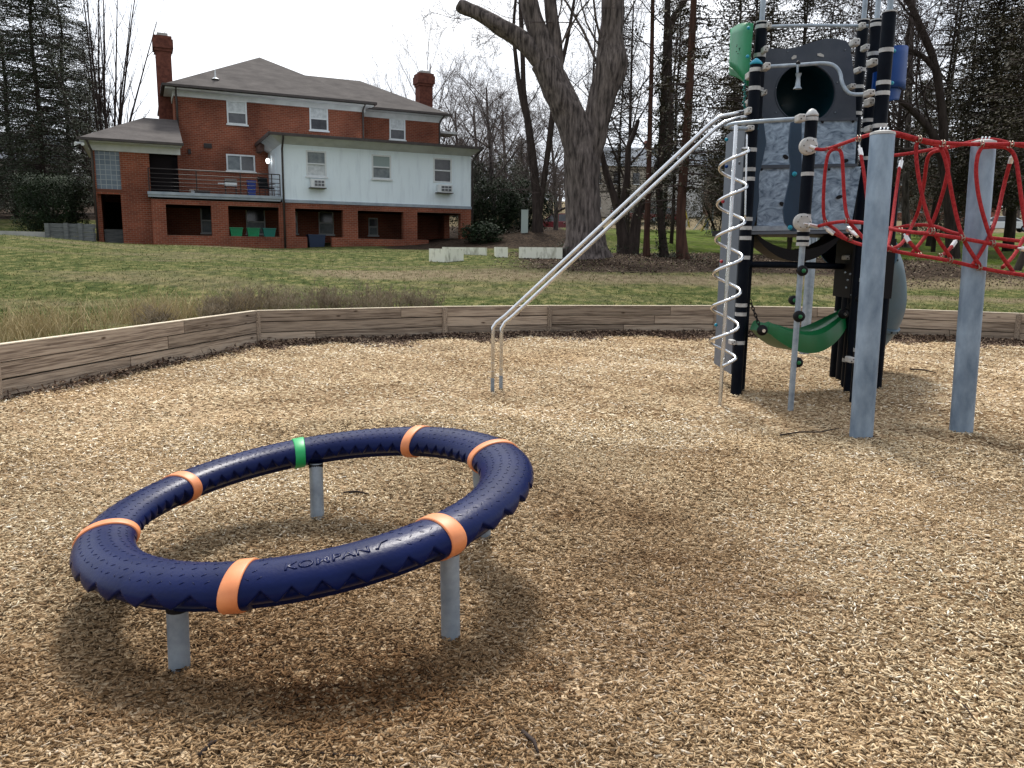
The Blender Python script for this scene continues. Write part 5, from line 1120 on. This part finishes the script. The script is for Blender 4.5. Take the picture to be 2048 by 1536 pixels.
# fan shaped multi-stem bare tree above the left wing
random.seed(14); tr, cr = MB(), MB()
for k in range(11):
    a = k/10; dx = -.16+.36*a+random.gauss(0, .02); grow(tr, cr, Vector((random.gauss(0, .25), random.gauss(0, .25), 0)), Vector((dx*1.25, random.gauss(0, .12), 1)), random.uniform(12, 15.5), .10, 0, dict(depth=3, kids=[13, 5, 4], wig=.05, up=.12, up0=.0, w0=.5, ang=26, ratio=.24, rthin=.03, taper=.2, **{'from': .15}))
finish('bare_tree', ground_at(232, 50), tr, cr, bark_dk, twig, 'fan of bare upright stems rising behind the left wing of the house', 'tree', GL)
put(B2, 868, 58, .92, 'bare tree showing above the roof by the right chimney', True)
put(B2, 800, 62, .72, 'smaller bare tree left of the right chimney')
put(B3, 985, 47, 1.0, 'round crowned bare grey tree right of the brick house', True)
for px, Y, s, lb in ((925, 52, .95, 'twiggy bare tree just behind the right corner of the house'), (1045, 56, .9, 'low spreading bare tree left of the forked trunk'), (1010, 66, 1.15, 'farther twiggy tree in the gap right of the house'), (1105, 62, 1.0, 'bare tree seen low behind the forked trunk'), (960, 60, 1.1, 'bare grey tree behind the round crowned one')): put(B3, px, Y, s, lb)
for px, Y, s, lb in ((1165, 48, .8, 'twiggy tree seen through the fork of the big tree'), (1245, 45, .8, 'slim bare tree right of the forked trunk'), (1310, 52, .9, 'bare tree behind the ivy covered trunks'), (1560, 50, 1.0, 'bare tree directly behind the climbing tower'), (1745, 40, .9, 'bare tree with many branches right of the tower top'), (1830, 46, 1.0, 'bare branching tree between tower and dark cedar'), (1690, 58, 1.1, 'farther bare tree behind the tower posts')):
    put(B1, px, Y, s, lb, first=(px == 1165))
for px, Y, s, lb in ((1225, 50, .85, 'sparse brownish conifer left of the red barked trunk'), (1330, 40, .92, 'sparse conifer behind the ivy covered trunk'), (1440, 38, .95, 'brownish conifer behind the sliding rails'), (1500, 46, 1.05, 'conifer behind the green panel of the tower'), (1610, 44, 1.0, 'conifer behind the porthole panel'), (1880, 43, 1.0, 'thin conifer left of the big dark cedar'), (1470, 34, .9, 'conifer just left of the climbing board'), (1560, 38, .95, 'conifer behind the tower between post and porthole'), (1670, 50, 1.1, 'conifer behind the right tower posts'), (1840, 40, 1.0, 'conifer right of the blue panel'), (1760, 52, 1.1, 'conifer behind the nearer net post')): put(K2, px, Y, s, lb)
put(K3, 2064, 27, 1.06, 'big dense dark brown cedar at the right edge', True)
put(K3, 2190, 32, 1.0, 'dark cedar partly cut off by the right edge'); put(K3, 1925, 36, .98, 'dark cedar behind and left of the big one'); put(K3, 1985, 41, 1.12, 'dark cedar directly behind the farther net post')
put(K3, 1490, 52, .8, 'dense evergreen behind the grey climbing board'); put(K3, 1640, 58, .85, 'dense evergreen behind the zinc plates'); put(K3, 920, 72, .6, 'dark evergreen far behind the extension roof'); put(K3, 1035, 82, .62, 'dark evergreen far behind the twin stems')
put(K3, 1440, 47, .72, 'dense dark evergreen low behind the spiral climber'); put(K3, 1530, 60, .8, 'dense evergreen behind the tower deck'); put(K3, 1800, 62, .85, 'dark evergreen beyond the tube slide')

# --- the big forked tree
def limb(mb, pts, Y0, mt=None, n=18, lump=.05, wobble=True, Yd=None):
    P3, rd = [], []
    for k, (px, py, wd) in enumerate(pts):
        Y = Y0+(Yd[k] if Yd else 0); P3.append(at(px, py, Y)); rd.append(wd/2/F*Y)
    for _ in range(2):
        Q, Rq = [P3[0]], [rd[0]]
        for i in range(len(P3)-1): Q += [P3[i].lerp(P3[i+1], .25), P3[i].lerp(P3[i+1], .75)]; Rq += [rd[i]*.75+rd[i+1]*.25, rd[i]*.25+rd[i+1]*.75]
        P3, rd = Q+[P3[-1]], Rq+[rd[-1]]
    b0 = len(mb.v); mb.tube(P3, rd, n)
    for i in range(len(P3)):
        for k in range(n):
            v = Vector(mb.v[b0+i*n+k]); dv = v-P3[i]; f = 1+lump*(sin(k*2*pi/n*3+i*.35)+.7*sin(k*2*pi/n*5-i*.5+1)+.5*sin(i*1.3+k)); mb.v[b0+i*n+k] = tuple(P3[i]+dv*f)
    return P3, rd
def tree_from(name, Y0, limbs, mt, label, base_px, twigs=None, mcr=twig, lump=.05, ivy=None, seed=3, P=None, n=18, Yd=None, group=GL):
    tr, cr = MB(), MB(); random.seed(seed); allp = []
    for l_ in limbs:
        b_ = at(l_[0][0], l_[0][1], Y0); gz = hh(b_.x, Y0)-.25
        if l_[0][1] > base_px[1]-22 and b_.z > gz: l_ = [(l_[0][0], l_[0][1]+(b_.z-gz)/Y0*F, l_[0][2]*1.15)]+list(l_)
        allp.append(limb(tr, l_, Y0, n=n, lump=lump))
    PP = P or dict(depth=3, kids=[6, 5, 4], wig=.14, up=.05, w0=1, ang=40, ratio=.5, rthin=.03, taper=.3, **{'from': .1})
    for (px, py, ang, L_, r) in (twigs or []):
        p = at(px, py, Y0); grow(tr, cr, p, Vector((sin(R_(ang)), random.gauss(0, .35), cos(R_(ang)))), L_, r, 0, PP)
    base = Vector((at(*base_px, Y0).x, Y0, hh(at(*base_px, Y0).x, Y0))); r_ = empty(name, base); tag(r_, label, 'tree', group)
    under(tr.build('trunk', mt, smooth=True, loc=base), r_)
    if ivy:
        for px, py, sx_, sz_, num in ivy:
            for _ in range(num):
                a = random.uniform(0, 6.28); c = at(px, py, Y0); leaves(cr, c+Vector((random.gauss(0, sx_), random.gauss(0, sx_*.8), random.gauss(0, sz_))), 6, .05, .09, 1, 1)
    if cr.v: under(cr.build('crown', [mcr, ivy_m], loc=base), r_)
    return r_
tree_from('forked_tree', 27, [
  [(1172, 530, 108), (1171, 505, 88), (1169, 470, 74), (1167, 420, 68), (1165, 360, 68), (1163, 320, 72), (1158, 285, 66), (1145, 240, 60), (1127, 204, 58), (1112, 175, 56), (1101, 150, 54), (1090, 125, 54)],
  [(1160, 350, 44), (1175, 310, 52), (1186, 270, 52), (1196, 235, 50), (1207, 185, 52), (1218, 150, 60), (1224, 118, 62), (1222, 90, 48), (1224, 55, 42), (1226, 0, 42), (1228, -90, 38)],
  [(1100, 150, 44), (1088, 122, 46), (1062, 95, 40), (1032, 70, 34), (998, 52, 32), (970, 35, 26), (945, 22, 24), (925, 14, 26), (917, 8, 20)],
  [(1098, 145, 44), (1090, 110, 46), (1078, 70, 38), (1066, 35, 35), (1056, -5, 35), (1040, -90, 30)],
  [(1112, 160, 30), (1112, 120, 28), (1110, 75, 24), (1103, 30, 25), (1100, -10, 22), (1098, -90, 20)],
  [(1120, 530, 30), (1140, 500, 28), (1152, 460, 24)], [(1225, 532, 26), (1203, 503, 26), (1190, 460, 24)]],
  bark, 'massive forked grey tree with a sawn limb reaching left over the lawn', (1170, 515), n=22, lump=.045,
  twigs=[(960, 30, -120, 1.6, .018), (1000, 55, -160, 1.2, .015), (925, 12, -170, .5, .012), (1100, 130, 20, 4.5, .04), (1195, 130, -28, 5.5, .05), (1205, 95, -10, 4.5, .045), (1240, 60, 25, 3.2, .03), (1212, 110, -50, 3, .04), (1195, 260, 65, 3.2, .03), (1150, 400, -70, 2.0, .02), (1135, 215, -120, 1.6, .015), (1225, 20, 50, 3, .03), (1110, 60, 30, 3, .03), (1058, 30, -30, 2.4, .02)],
  ivy=[(1150, 455, .12, .25, 26), (1152, 480, .18, .2, 60), (1145, 500, .35, .12, 60), (1185, 500, .35, .1, 45)])
tree_from('twin_stem_tree', 40, [
  [(1075, 462, 23), (1075, 430, 19), (1072, 380, 17), (1064, 300, 16), (1055, 240, 14), (1047, 190, 10), (1046, 120, 9), (1043, 60, 9), (1040, -30, 8)],
  [(1058, 255, 11), (1047, 215, 10), (1037, 165, 9), (1031, 110, 8), (1026, 60, 6), (1032, -10, 5)],
  [(1078, 430, 12), (1088, 360, 11), (1098, 290, 11), (1106, 220, 12), (1118, 150, 9), (1135, 80, 7), (1150, -10, 5)]], bark_dk,
  'slender twin stemmed bare tree just left of the forked trunk', (1075, 455), n=12, lump=.03,
  twigs=[(1050, 220, 35, 3.5, .03), (1045, 110, -30, 3, .025), (1032, 110, -35, 2.6, .02), (1043, 60, 25, 3, .025), (1106, 220, 40, 3.5, .035), (1118, 150, -20, 3.2, .03), (1060, 300, -65, 3, .025), (1090, 340, 60, 3, .025), (1070, 380, -80, 3.2, .025), (1135, 80, 30, 3, .025), (1066, 330, -60, 3, .02)],
  P=dict(depth=3, kids=[8, 6, 5], wig=.12, up=.06, w0=1, ang=38, ratio=.5, rthin=.03, taper=.3, **{'from': .1}))
tree_from('ivy_clad_tree', 31, [
  [(1250, 505, 34), (1245, 470, 22), (1238, 430, 17), (1228, 390, 14), (1212, 350, 13), (1204, 310, 10), (1195, 270, 8)],
  [(1262, 505, 30), (1270, 465, 22), (1273, 430, 18), (1290, 395, 20), (1312, 350, 24), (1333, 300, 24), (1340, 240, 18), (1336, 150, 15), (1338, 60, 12), (1355, 20, 11), (1372, 0, 8)],
  [(1240, 420, 13), (1252, 380, 14), (1256, 330, 12), (1255, 295, 10), (1268, 270, 9), (1276, 240, 8)]], bark_dk,
  'dark V shaped tree with leaning ivy covered stems right of the forked trunk', (1255, 500), n=12, lump=.06,
  twigs=[(1204, 300, -25, 3, .03), (1196, 270, -10, 3, .03), (1256, 320, 60, 2.5, .025), (1276, 240, 20, 3, .03), (1338, 150, -40, 3, .03), (1338, 60, -60, 2.6, .03), (1372, 0, 40, 2, .03), (1336, 200, 60, 3, .03), (1225, 380, -60, 2.2, .02)],
  ivy=[(1290, 395, .18, .25, 70), (1312, 350, .25, .3, 110), (1333, 300, .25, .35, 110), (1338, 240, .18, .4, 90), (1337, 170, .15, .5, 90), (1338, 90, .14, .5, 70), (1350, 25, .25, .2, 50), (1240, 430, .15, .4, 30), (1255, 495, .5, .1, 60), (1275, 425, .15, .3, 40)])
random.seed(4)
tree_from('pine_tree', 28, [[(1293, 522, 17), (1293, 480, 12), (1296, 400, 11), (1300, 250, 9), (1304, 100, 8), (1306, -60, 7)]], bark_red, 'very slim straight pine trunk between the ivy clad trees', (1293, 518), n=10, lump=.02,
  twigs=[(1298, 300, 80, 2.2, .02), (1300, 220, -80, 2.4, .02), (1303, 150, 75, 2.4, .02), (1303, 90, -75, 2, .02), (1304, 40, 60, 2, .02)])
tree_from('ivy_clad_tree', 28, [[(1330, 525, 26), (1327, 500, 17), (1322, 440, 14), (1318, 380, 13), (1322, 300, 13), (1327, 200, 12), (1334, 60, 12), (1338, -60, 10)]], bark_dk, 'thin trunk shaggy with ivy left of the red barked trunk', (1328, 518), n=10, lump=.05,
  ivy=[(1322, y, .10, .25, 34) for y in range(120, 520, 22)]+[(1328, 512, .35, .06, 60)], twigs=[(1325, 250, -70, 2.4, .02), (1330, 150, 70, 2.4, .02)])
tree_from('red_cedar', 27, [[(1366, 528, 34), (1364, 505, 24), (1362, 460, 19), (1363, 400, 18), (1368, 320, 17), (1376, 230, 16), (1382, 120, 14), (1388, 0, 12), (1392, -80, 10)]], bark_red, 'straight reddish cedar trunk with sparse drooping foliage', (1364, 515), n=12, lump=.05,
  ivy=[(1364, 512, .3, .06, 50)])
# sparse foliage sprays of the cedar
rc = [o for o in bpy.data.objects if o.name.startswith('red_cedar')][0]; random.seed(12); cr = MB()
for k in range(64):
    py = random.uniform(-60, 400); px = 1366+(400-py)*.055; p = at(px, py, 27)-rc.location; az = random.uniform(0, 6.28); L_ = random.uniform(.7, 2.1); d = Vector((cos(az), sin(az), .05)); bp = [p]
    for q_ in range(4): d = (d+Vector((0, 0, -.10))+rv(.08)).normalized(); p = p+d*L_/4; bp.append(p.copy())
    cr.tube(bp, [.03, .022, .016, .01, .006], 4, mi=1, caps=False)
    for q_ in range(2, 5):
        for _ in range(3): leaves(cr, bp[q_]+rv(.14), 8, .12, .14, 0, .6)
cr.build('crown', [needle_b, twig], rc)
tree_from('leaning_tree', 24, [[(2026, 580, 26), (2024, 560, 17), (2032, 545, 15), (2048, 510, 14), (2066, 465, 13), (2085, 380, 10)]], bark_dk, 'thin dark trunk in front of the dark cedar at the right edge', (2026, 570), n=10, twigs=[(2080, 400, 30, 2, .03)])
tree_from('birch_tree', 45, [[(1812, 455, 16), (1810, 400, 13), (1813, 330, 12), (1816, 250, 11), (1822, 100, 9), (1825, 0, 8)]], bark, 'pale speckled trunk seen through the rope net', (1812, 452), n=10, twigs=[(1815, 270, 60, 4, .04), (1815, 220, -60, 4, .04), (1820, 120, 50, 4, .04), (1820, 160, -50, 4, .04)])
P8 = dict(depth=3, kids=[9, 7, 6], wig=.14, up=.03, w0=1, ang=40, ratio=.5, rthin=.03, taper=.3, **{'from': .1})
tree_from('spreading_tree', 34, [[(1905, 500, 26), (1900, 420, 22), (1890, 330, 20), (1868, 270, 16), (1840, 235, 12), (1800, 200, 9), (1770, 190, 6)], [(1890, 330, 18), (1885, 230, 16), (1870, 120, 14), (1835, 40, 12), (1800, -40, 10)], [(1872, 140, 12), (1845, 110, 9), (1805, 95, 7)], [(1895, 300, 12), (1860, 300, 8), (1800, 300, 6)]], bark_dk,
  'dark spreading bare tree whose branches fill the gap right of the tower', (1905, 500), n=10, P=P8, twigs=[(1868, 270, -40, 4.5, .05), (1840, 235, -20, 4, .04), (1800, 200, 10, 3, .03), (1885, 230, -50, 4.5, .05), (1870, 120, -70, 4, .05), (1850, 70, -30, 4, .05), (1835, 40, -80, 4, .04), (1805, 95, -60, 3, .03), (1860, 300, -60, 4, .04), (1820, 300, -75, 3.4, .03), (1870, 180, -60, 4, .04)])

# shrubs: hedge, dark evergreen brush right of the house
def shrub(name, px, Y, w_, d_, h_, label, ml, n_, leaf=.11, boxy=False, cat='shrub', group=None, dz=-.1, seed=1):
    random.seed(seed); g0 = ground_at(px, Y, dz); tr, cr = MB(), MB()
    for k in range(7): a = random.uniform(0, 6.28); tr.tube([(0, 0, 0), (cos(a)*w_*.2, sin(a)*d_*.2, h_*.4), (cos(a)*w_*.36, sin(a)*d_*.36, h_*.75)], [.05, .035, .015], 5)
    for _ in range(n_):
        while 1:
            x, y, z = random.uniform(-1, 1), random.uniform(-1, 1), random.uniform(-1, 1)
            m_ = (abs(x)**5+abs(y)**5+abs(z)**5)**.2 if boxy else math.sqrt(x*x+y*y+z*z); m_ += .13*sin(x*5+z*4)*cos(y*6+z*3)
            if m_ < 1 and (m_ > .55 or random.random() < .3): break
        leaves(cr, Vector((x*w_/2, y*d_/2, h_*.52+z*h_/2)), 7, .09, leaf, 0, 1)
    return finish(name, g0, tr, cr, bark_dk, ml, label, cat, group)
shrub('holly_hedge', 129, 34.5, 2.4, 2.2, 2.45, 'dense clipped dark green hedge against the left wing', needle_d, 3400, .10, True, 'hedge', dz=.35)
for k, (px, Y, w_, h_, n_, lb, ml) in enumerate(((985, 42, 3.0, 2.9, 1500, 'dark evergreen brush just right of the house corner', needle_d), (1045, 44, 3.2, 3.0, 1400, 'dark evergreen brush behind the twin stemmed tree', needle_d), (935, 47, 3.4, 4.6, 1600, 'tall dark evergreen rising above the white extension roof', needle), (1000, 50, 4.2, 5.0, 1700, 'tall greenish brush below the bare grey trees', needle), (962, 37, 2.0, .95, 500, 'low green bush at the right foot of the porch', needle_d), (1310, 62, 5, 3.2, 1300, 'dark brush along the road between the trunks', needle_b), (1420, 56, 4.2, 4.5, 1500, 'dark brush behind the sliding rails', needle_b), (1240, 66, 3, 2.6, 700, 'low brush in front of the white house', needle_b),
        (1690, 66, 5, 4.0, 1300, 'dark brush behind the lower tower posts', needle_b), (1840, 56, 5, 3.6, 1300, 'dark brush seen through the rope net', needle_b), (1885, 50, 3.2, 5, 1300, 'dark brush left of the white car', needle_b), (-10, 52, 4, 3.0, 1000, 'brown brush at the far left edge behind the lawn', needle_b), (55, 56, 4, 2.8, 1000, 'brown green brush left of the hedge', needle))):
    shrub('evergreen_shrub', px, Y, w_, w_*.7, h_, lb, ml, n_, .13, False, 'shrub', 'shrubs and brush behind the lawn', seed=50+k)
# far woods: one uncountable mass of stems and twigs
random.seed(3); fw = MB(); fl_ = MB()
for k in range(520):
    px = random.uniform(-500, 2700); Y = random.uniform(95, 150); g0 = ground_at(px, Y); h = random.uniform(6, 11)*(1.0 if not 930 < px < 1330 else .75)
    if 180 < px < 900: h *= .8
    p = g0.copy(); pts = [p+Vector((random.gauss(0, .25)*j, 0, h*j/4)) for j in range(5)]; fw.tube(pts, [.17, .14, .11, .07, .03], 4, caps=False)
    for j in range(26):
        f = random.uniform(.2, 1); b = g0+Vector((0, 0, h*f)); a = random.uniform(0, 6.28); L_ = random.uniform(1.0, 2.6); d = Vector((cos(a)*.8, sin(a)*.8, .7)); e_ = b+d*L_; fw.tube([b, b.lerp(e_, .5)+rv(.1), e_], [.04, .03, .015], 3, caps=False)
        for _ in range(3): s_ = b.lerp(e_, random.uniform(.3, 1)); fw.tube([s_, s_+Vector((random.gauss(0, .5), random.gauss(0, .5), random.uniform(.1, .8)))], [.02, .01], 3, caps=False)
    if random.random() < .35: 
        for j in range(40): leaves(fw, g0+Vector((random.gauss(0, .8), random.gauss(0, .8), random.uniform(.3, h*.8))), 5, .35, .4, 1)
tag(fw.build('far_woods', [twig_grey, needle_b]), 'distant mass of bare woods beyond the road', 'woods', kind='stuff')

# ---------------------------------------------------------------- street beyond: road, cars, houses, markers
rd = MB(); Yr = 74
for k in range(60):
    x0 = -60+k*3; 
    for x, y, d in ((x0, Yr-2.6, 0), (x0, Yr+3, 0)): rd.v.append((x, y, hh(x, y)+.05))
for k in range(59): a = k*2; rd.f.append((a, a+2, a+3, a+1)); rd.m.append(0)
tag(rd.build('road', asphalt, smooth=True), kind='structure')
CARN = {}
def car(px, pyb, Y, rz, col, label, wagon=False):
    L_, Wd, Ht = 4.4, 1.75, 1.46 if not wagon else 1.62; x = at(px, pyb, Y).x; r_ = empty('parked_car', (x, Y, hh(x, Y)+.06), rz); tag(r_, label, 'car', 'cars on the street')
    paint = M('car_paint', col, .3, .2, coat=.6)
    prof = [(-2.2, .42), (-2.15, .78), (-1.9, .86), (-1.75, .9), (1.15, .93), (2.0, .82), (2.2, .65), (2.2, .3), (-2.15, .3)] if wagon else [(-2.15, .42), (-2.12, .80), (-1.95, .92), (-1.2, .95), (1.0, .95), (1.9, .82), (2.15, .66), (2.18, .3), (-2.1, .3)]
    cab = [(-2.08, .9), (-1.85, Ht-.04), (-1.2, Ht), (.1, Ht-.02), (.5, Ht-.10), (1.25, .93)] if wagon else [(-2.0, .92), (-1.45, 1.32), (-.9, Ht), (.1, Ht), (.5, Ht-.08), (1.3, .94)]
    q = MB(); n1 = len(prof); ws = Wd/2
    q.prism([(a, -ws, b) for a, b in prof], (0, Wd, 0)); bo = norm(q.build('body', paint, r_)); m_ = bo.modifiers.new('b', 'BEVEL'); m_.width = .09; m_.segments = 3; m_.limit_method = 'ANGLE'; m_.angle_limit = R_(25)
    q = MB(); m2 = len(cab)
    vs = [(a, s_*(ws-.06-(b-.9)*.28), b) for s_ in (-1, 1) for a, b in cab]; q.add(vs, [tuple(range(m2)), tuple(range(2*m2-1, m2-1, -1))]+[(i, i+m2, (i+1) % m2+m2, (i+1) % m2) for i in range(m2)])
    ro = norm(q.build('cabin', paint, r_))
    c0x = sum(a for a, b in cab)/m2
    for s_ in (-1, 1):
        pl = [(a*.9+.0, b*.88+.115) for a, b in cab]; mid = -.15
        for lo_, hi_ in ((-9, mid-.04), (mid+.04, 9)):
            pp_ = [(min(max(a, lo_), hi_), b) for a, b in pl]; vs = [Vector((a, s_*(ws-.055-(b-.9)*.28+.012), b)) for a, b in pp_]; q = MB(); q.add(vs, [tuple(range(m2)) if s_ < 0 else tuple(range(m2))[::-1]]); q.build('side_window', glass_dk, r_)
    for e_ in (0, 1):
        a, c = (cab[-2], cab[-1]) if e_ == 0 else (cab[1], cab[0]); o1 = .015 if e_ == 0 else -.015; ya, yc = ws-.14-(a[1]-.9)*.28, ws-.14; q = MB(); q.add([(a[0]+o1, -ya, a[1]-.04), (a[0]+o1, ya, a[1]-.04), (c[0]+o1, yc, c[1]+.04), (c[0]+o1, -yc, c[1]+.04)], [(0, 1, 2, 3)]); q.build('windscreen' if e_ == 0 else 'rear_window', glass_dk, r_)
    for x_ in (-1.35, 1.35):
        for s_ in (-1, 1): q = MB(); q.tube([(x_, s_*(ws-.2), .31), (x_, s_*(ws+.01), .31)], .31, 18); w_ = q.build('wheel', black_pl, r_); q = MB(); q.tube([(x_, s_*(ws+.005), .31), (x_, s_*(ws+.02), .31)], .17, 12); q.build('rim', galv).parent = w_
    for s_ in (-1, 1): MB().box(2.1, 2.2, s_*.62-.18, s_*.62+.18, .6, .74).build('headlight', glass_pale, r_); MB().box(-2.2, -2.12, s_*.7-.12, s_*.7+.12, .6, .82).build('tail_light', M('tail_red', (.3, .01, .01), .4), r_)
    return r_
car(1112, 456, 72, pi, (.16, .008, .02), 'dark red estate car passing behind the forked trunk', True)
car(1275, 440, 84, .1, (.16, .008, .02), 'dark red car parked before the white house'); car(1330, 442, 84, .05, (.14, .006, .015), 'dark red car seen between the ivy clad trunks', True)
car(1264, 437, 90, -.3, (.6, .6, .6), 'small white car behind the dark red one')
car(2010, 468, 76, -.35, (.70, .72, .72), 'white hatchback parked on the road at the right edge')
def far_house(px, Y, rz, W_, D_, Hh, mt, label, beams=False):
    x = (px-1024)/F*Y*1.012; r_ = empty('far_house', (x, Y, hh(x, Y)-.2), rz); tag(r_, label, 'house', 'houses across the street'); w2, d2 = W_/2, D_/2
    MB().box(-w2, w2, -d2, d2, 0, Hh).build('wall', mt, r_); rm = shingle
    q = MB(); q.add([(-w2-.4, -d2-.4, Hh), (w2+.4, -d2-.4, Hh), (w2+.4, d2+.4, Hh), (-w2-.4, d2+.4, Hh), (-w2-.4, 0, Hh+2.6), (w2+.4, 0, Hh+2.6)], [(0, 1, 5, 4), (2, 3, 4, 5), (0, 4, 3), (1, 2, 5), (0, 3, 2, 1)]); q.build('roof', M('slate_roof', (.16, .18, .21), .8), r_)
    for zz in (1.0, Hh-1.9):
        for k in range(int(W_/2.2)):
            t = -w2+1.1+k*2.2; o = MB().box(t-.4, t+.4, -d2-.05, -d2-.003, zz, zz+1.2).build('window', glass_dk, r_); MB().box(t-.5, t+.5, -d2-.09, -d2-.051, zz-.1, zz).build('sill', winframe).parent = o
    if beams:
        q = MB(); q.box(-w2, w2, -d2-.04, -d2-.002, Hh/2-.1, Hh/2+.1)
        for k in range(9): q.box(-w2+k*W_/8-.07, -w2+k*W_/8+.07, -d2-.036, -d2-.002, Hh/2+.1, Hh-.01)
        q.build('timber_beams', dark_trim, r_)
    MB().box(w2-1.6, w2-.9, -.4, .4, Hh+1, Hh+3.4).build('chimney', M('far_chimney', (.2, .08, .06), .9), r_)
    return r_
cream = M('cream_render', (.42, .38, .32), .9); wht = M('white_boards', (.62, .63, .64), .8)
far_house(1225, 96, .1, 9, 8, 5.6, cream, 'cream house with dark timber beams behind the forked trunk', True); far_house(1300, 100, -.1, 10, 8, 5.8, wht, 'white two storey house seen between the trunks')
far_house(1480, 108, .0, 11, 8, 5.5, M('brown_brick_far', (.22, .14, .11), .9), 'brownish house behind the spiral climber'); far_house(1820, 100, -.1, 12, 9, 6, M('red_brick_far', (.24, .10, .07), .9), 'red brick house far behind the rope net'); far_house(30, 70, .3, 9, 8, 4.5, cream, 'pale house almost hidden by trees at the far left')
# utility markers and box
ub = empty('utility_box', ground_at(1049, 40, 0)); ub.location = at(1049, 455, 40); tag(ub, 'pale green upright utility box on the grass left of the forked trunk', 'utility box'); um = M('pale_green_paint', (.38, .45, .42), .6)
MB().box(-.17, .17, -.17, .17, -.3, .82).build('cabinet', um, ub); MB().box(-.18, .18, -.18, .18, .821, .86).build('lid', um, ub)
for k, (a, c, col, lb) in enumerate((((1379, 455), (1370, 418), (.55, .40, .03), 'yellow guy wire guard right of the red cedar trunk'), ((1372, 455), (1376, 432), (.6, .6, .6), 'short white guy wire guard beside the yellow one'), ((1387, 460), (1409, 430), (.62, .62, .6), 'long white slanting guy wire guard'), ((1402, 462), (1421, 432), (.55, .45, .03), 'yellow slanting guy wire guard next to the small sign'))):
    p0, p1 = at(*a, 60), at(*c, 60); q = MB(); q.tube([p0, p1], .05, 8); o = q.build('guy_wire_guard', M('guard_paint', col, .6), smooth='auto', loc=p0); tag(o, lb, 'marker', 'guy wire guards')
p0 = at(1427, 405, 60); pz = hh(p0.x, 60); q = MB(); q.tube([(p0.x, 60, pz-.1), (p0.x, 60, p0.z)], .05, 8); tag(q.build('marker_pole', galv, smooth='auto', loc=(p0.x, 60, pz)), 'thin upright metal pole near the white sign', 'pole')
sg = empty('small_sign', at(1413, 461, 60)); tag(sg, 'small white upright sign with blue lettering on the far lawn', 'sign'); q = MB().box(-.14, .14, -.02, .02, .05, .85); q.build('board', wht, sg); MB().box(-.02, .02, .021, .05, -.4, .8).build('stake', galv, sg); MB().box(-.08, .08, -.024, -.021, .35, .7).build('emblem', M('sign_blue', (.1, .16, .3), .6), sg)
up = empty('utility_pole', ground_at(1222, 92)); tag(up, 'wooden utility pole rising behind the cream house', 'utility pole'); MB().tube([(0, 0, 0), (0, 0, 8.2)], [.16, .11], 10).build('pole', bark_dk, up); MB().box(-.9, .9, -.06, .06, 7.4, 7.52).build('crossarm', bark_dk, up)
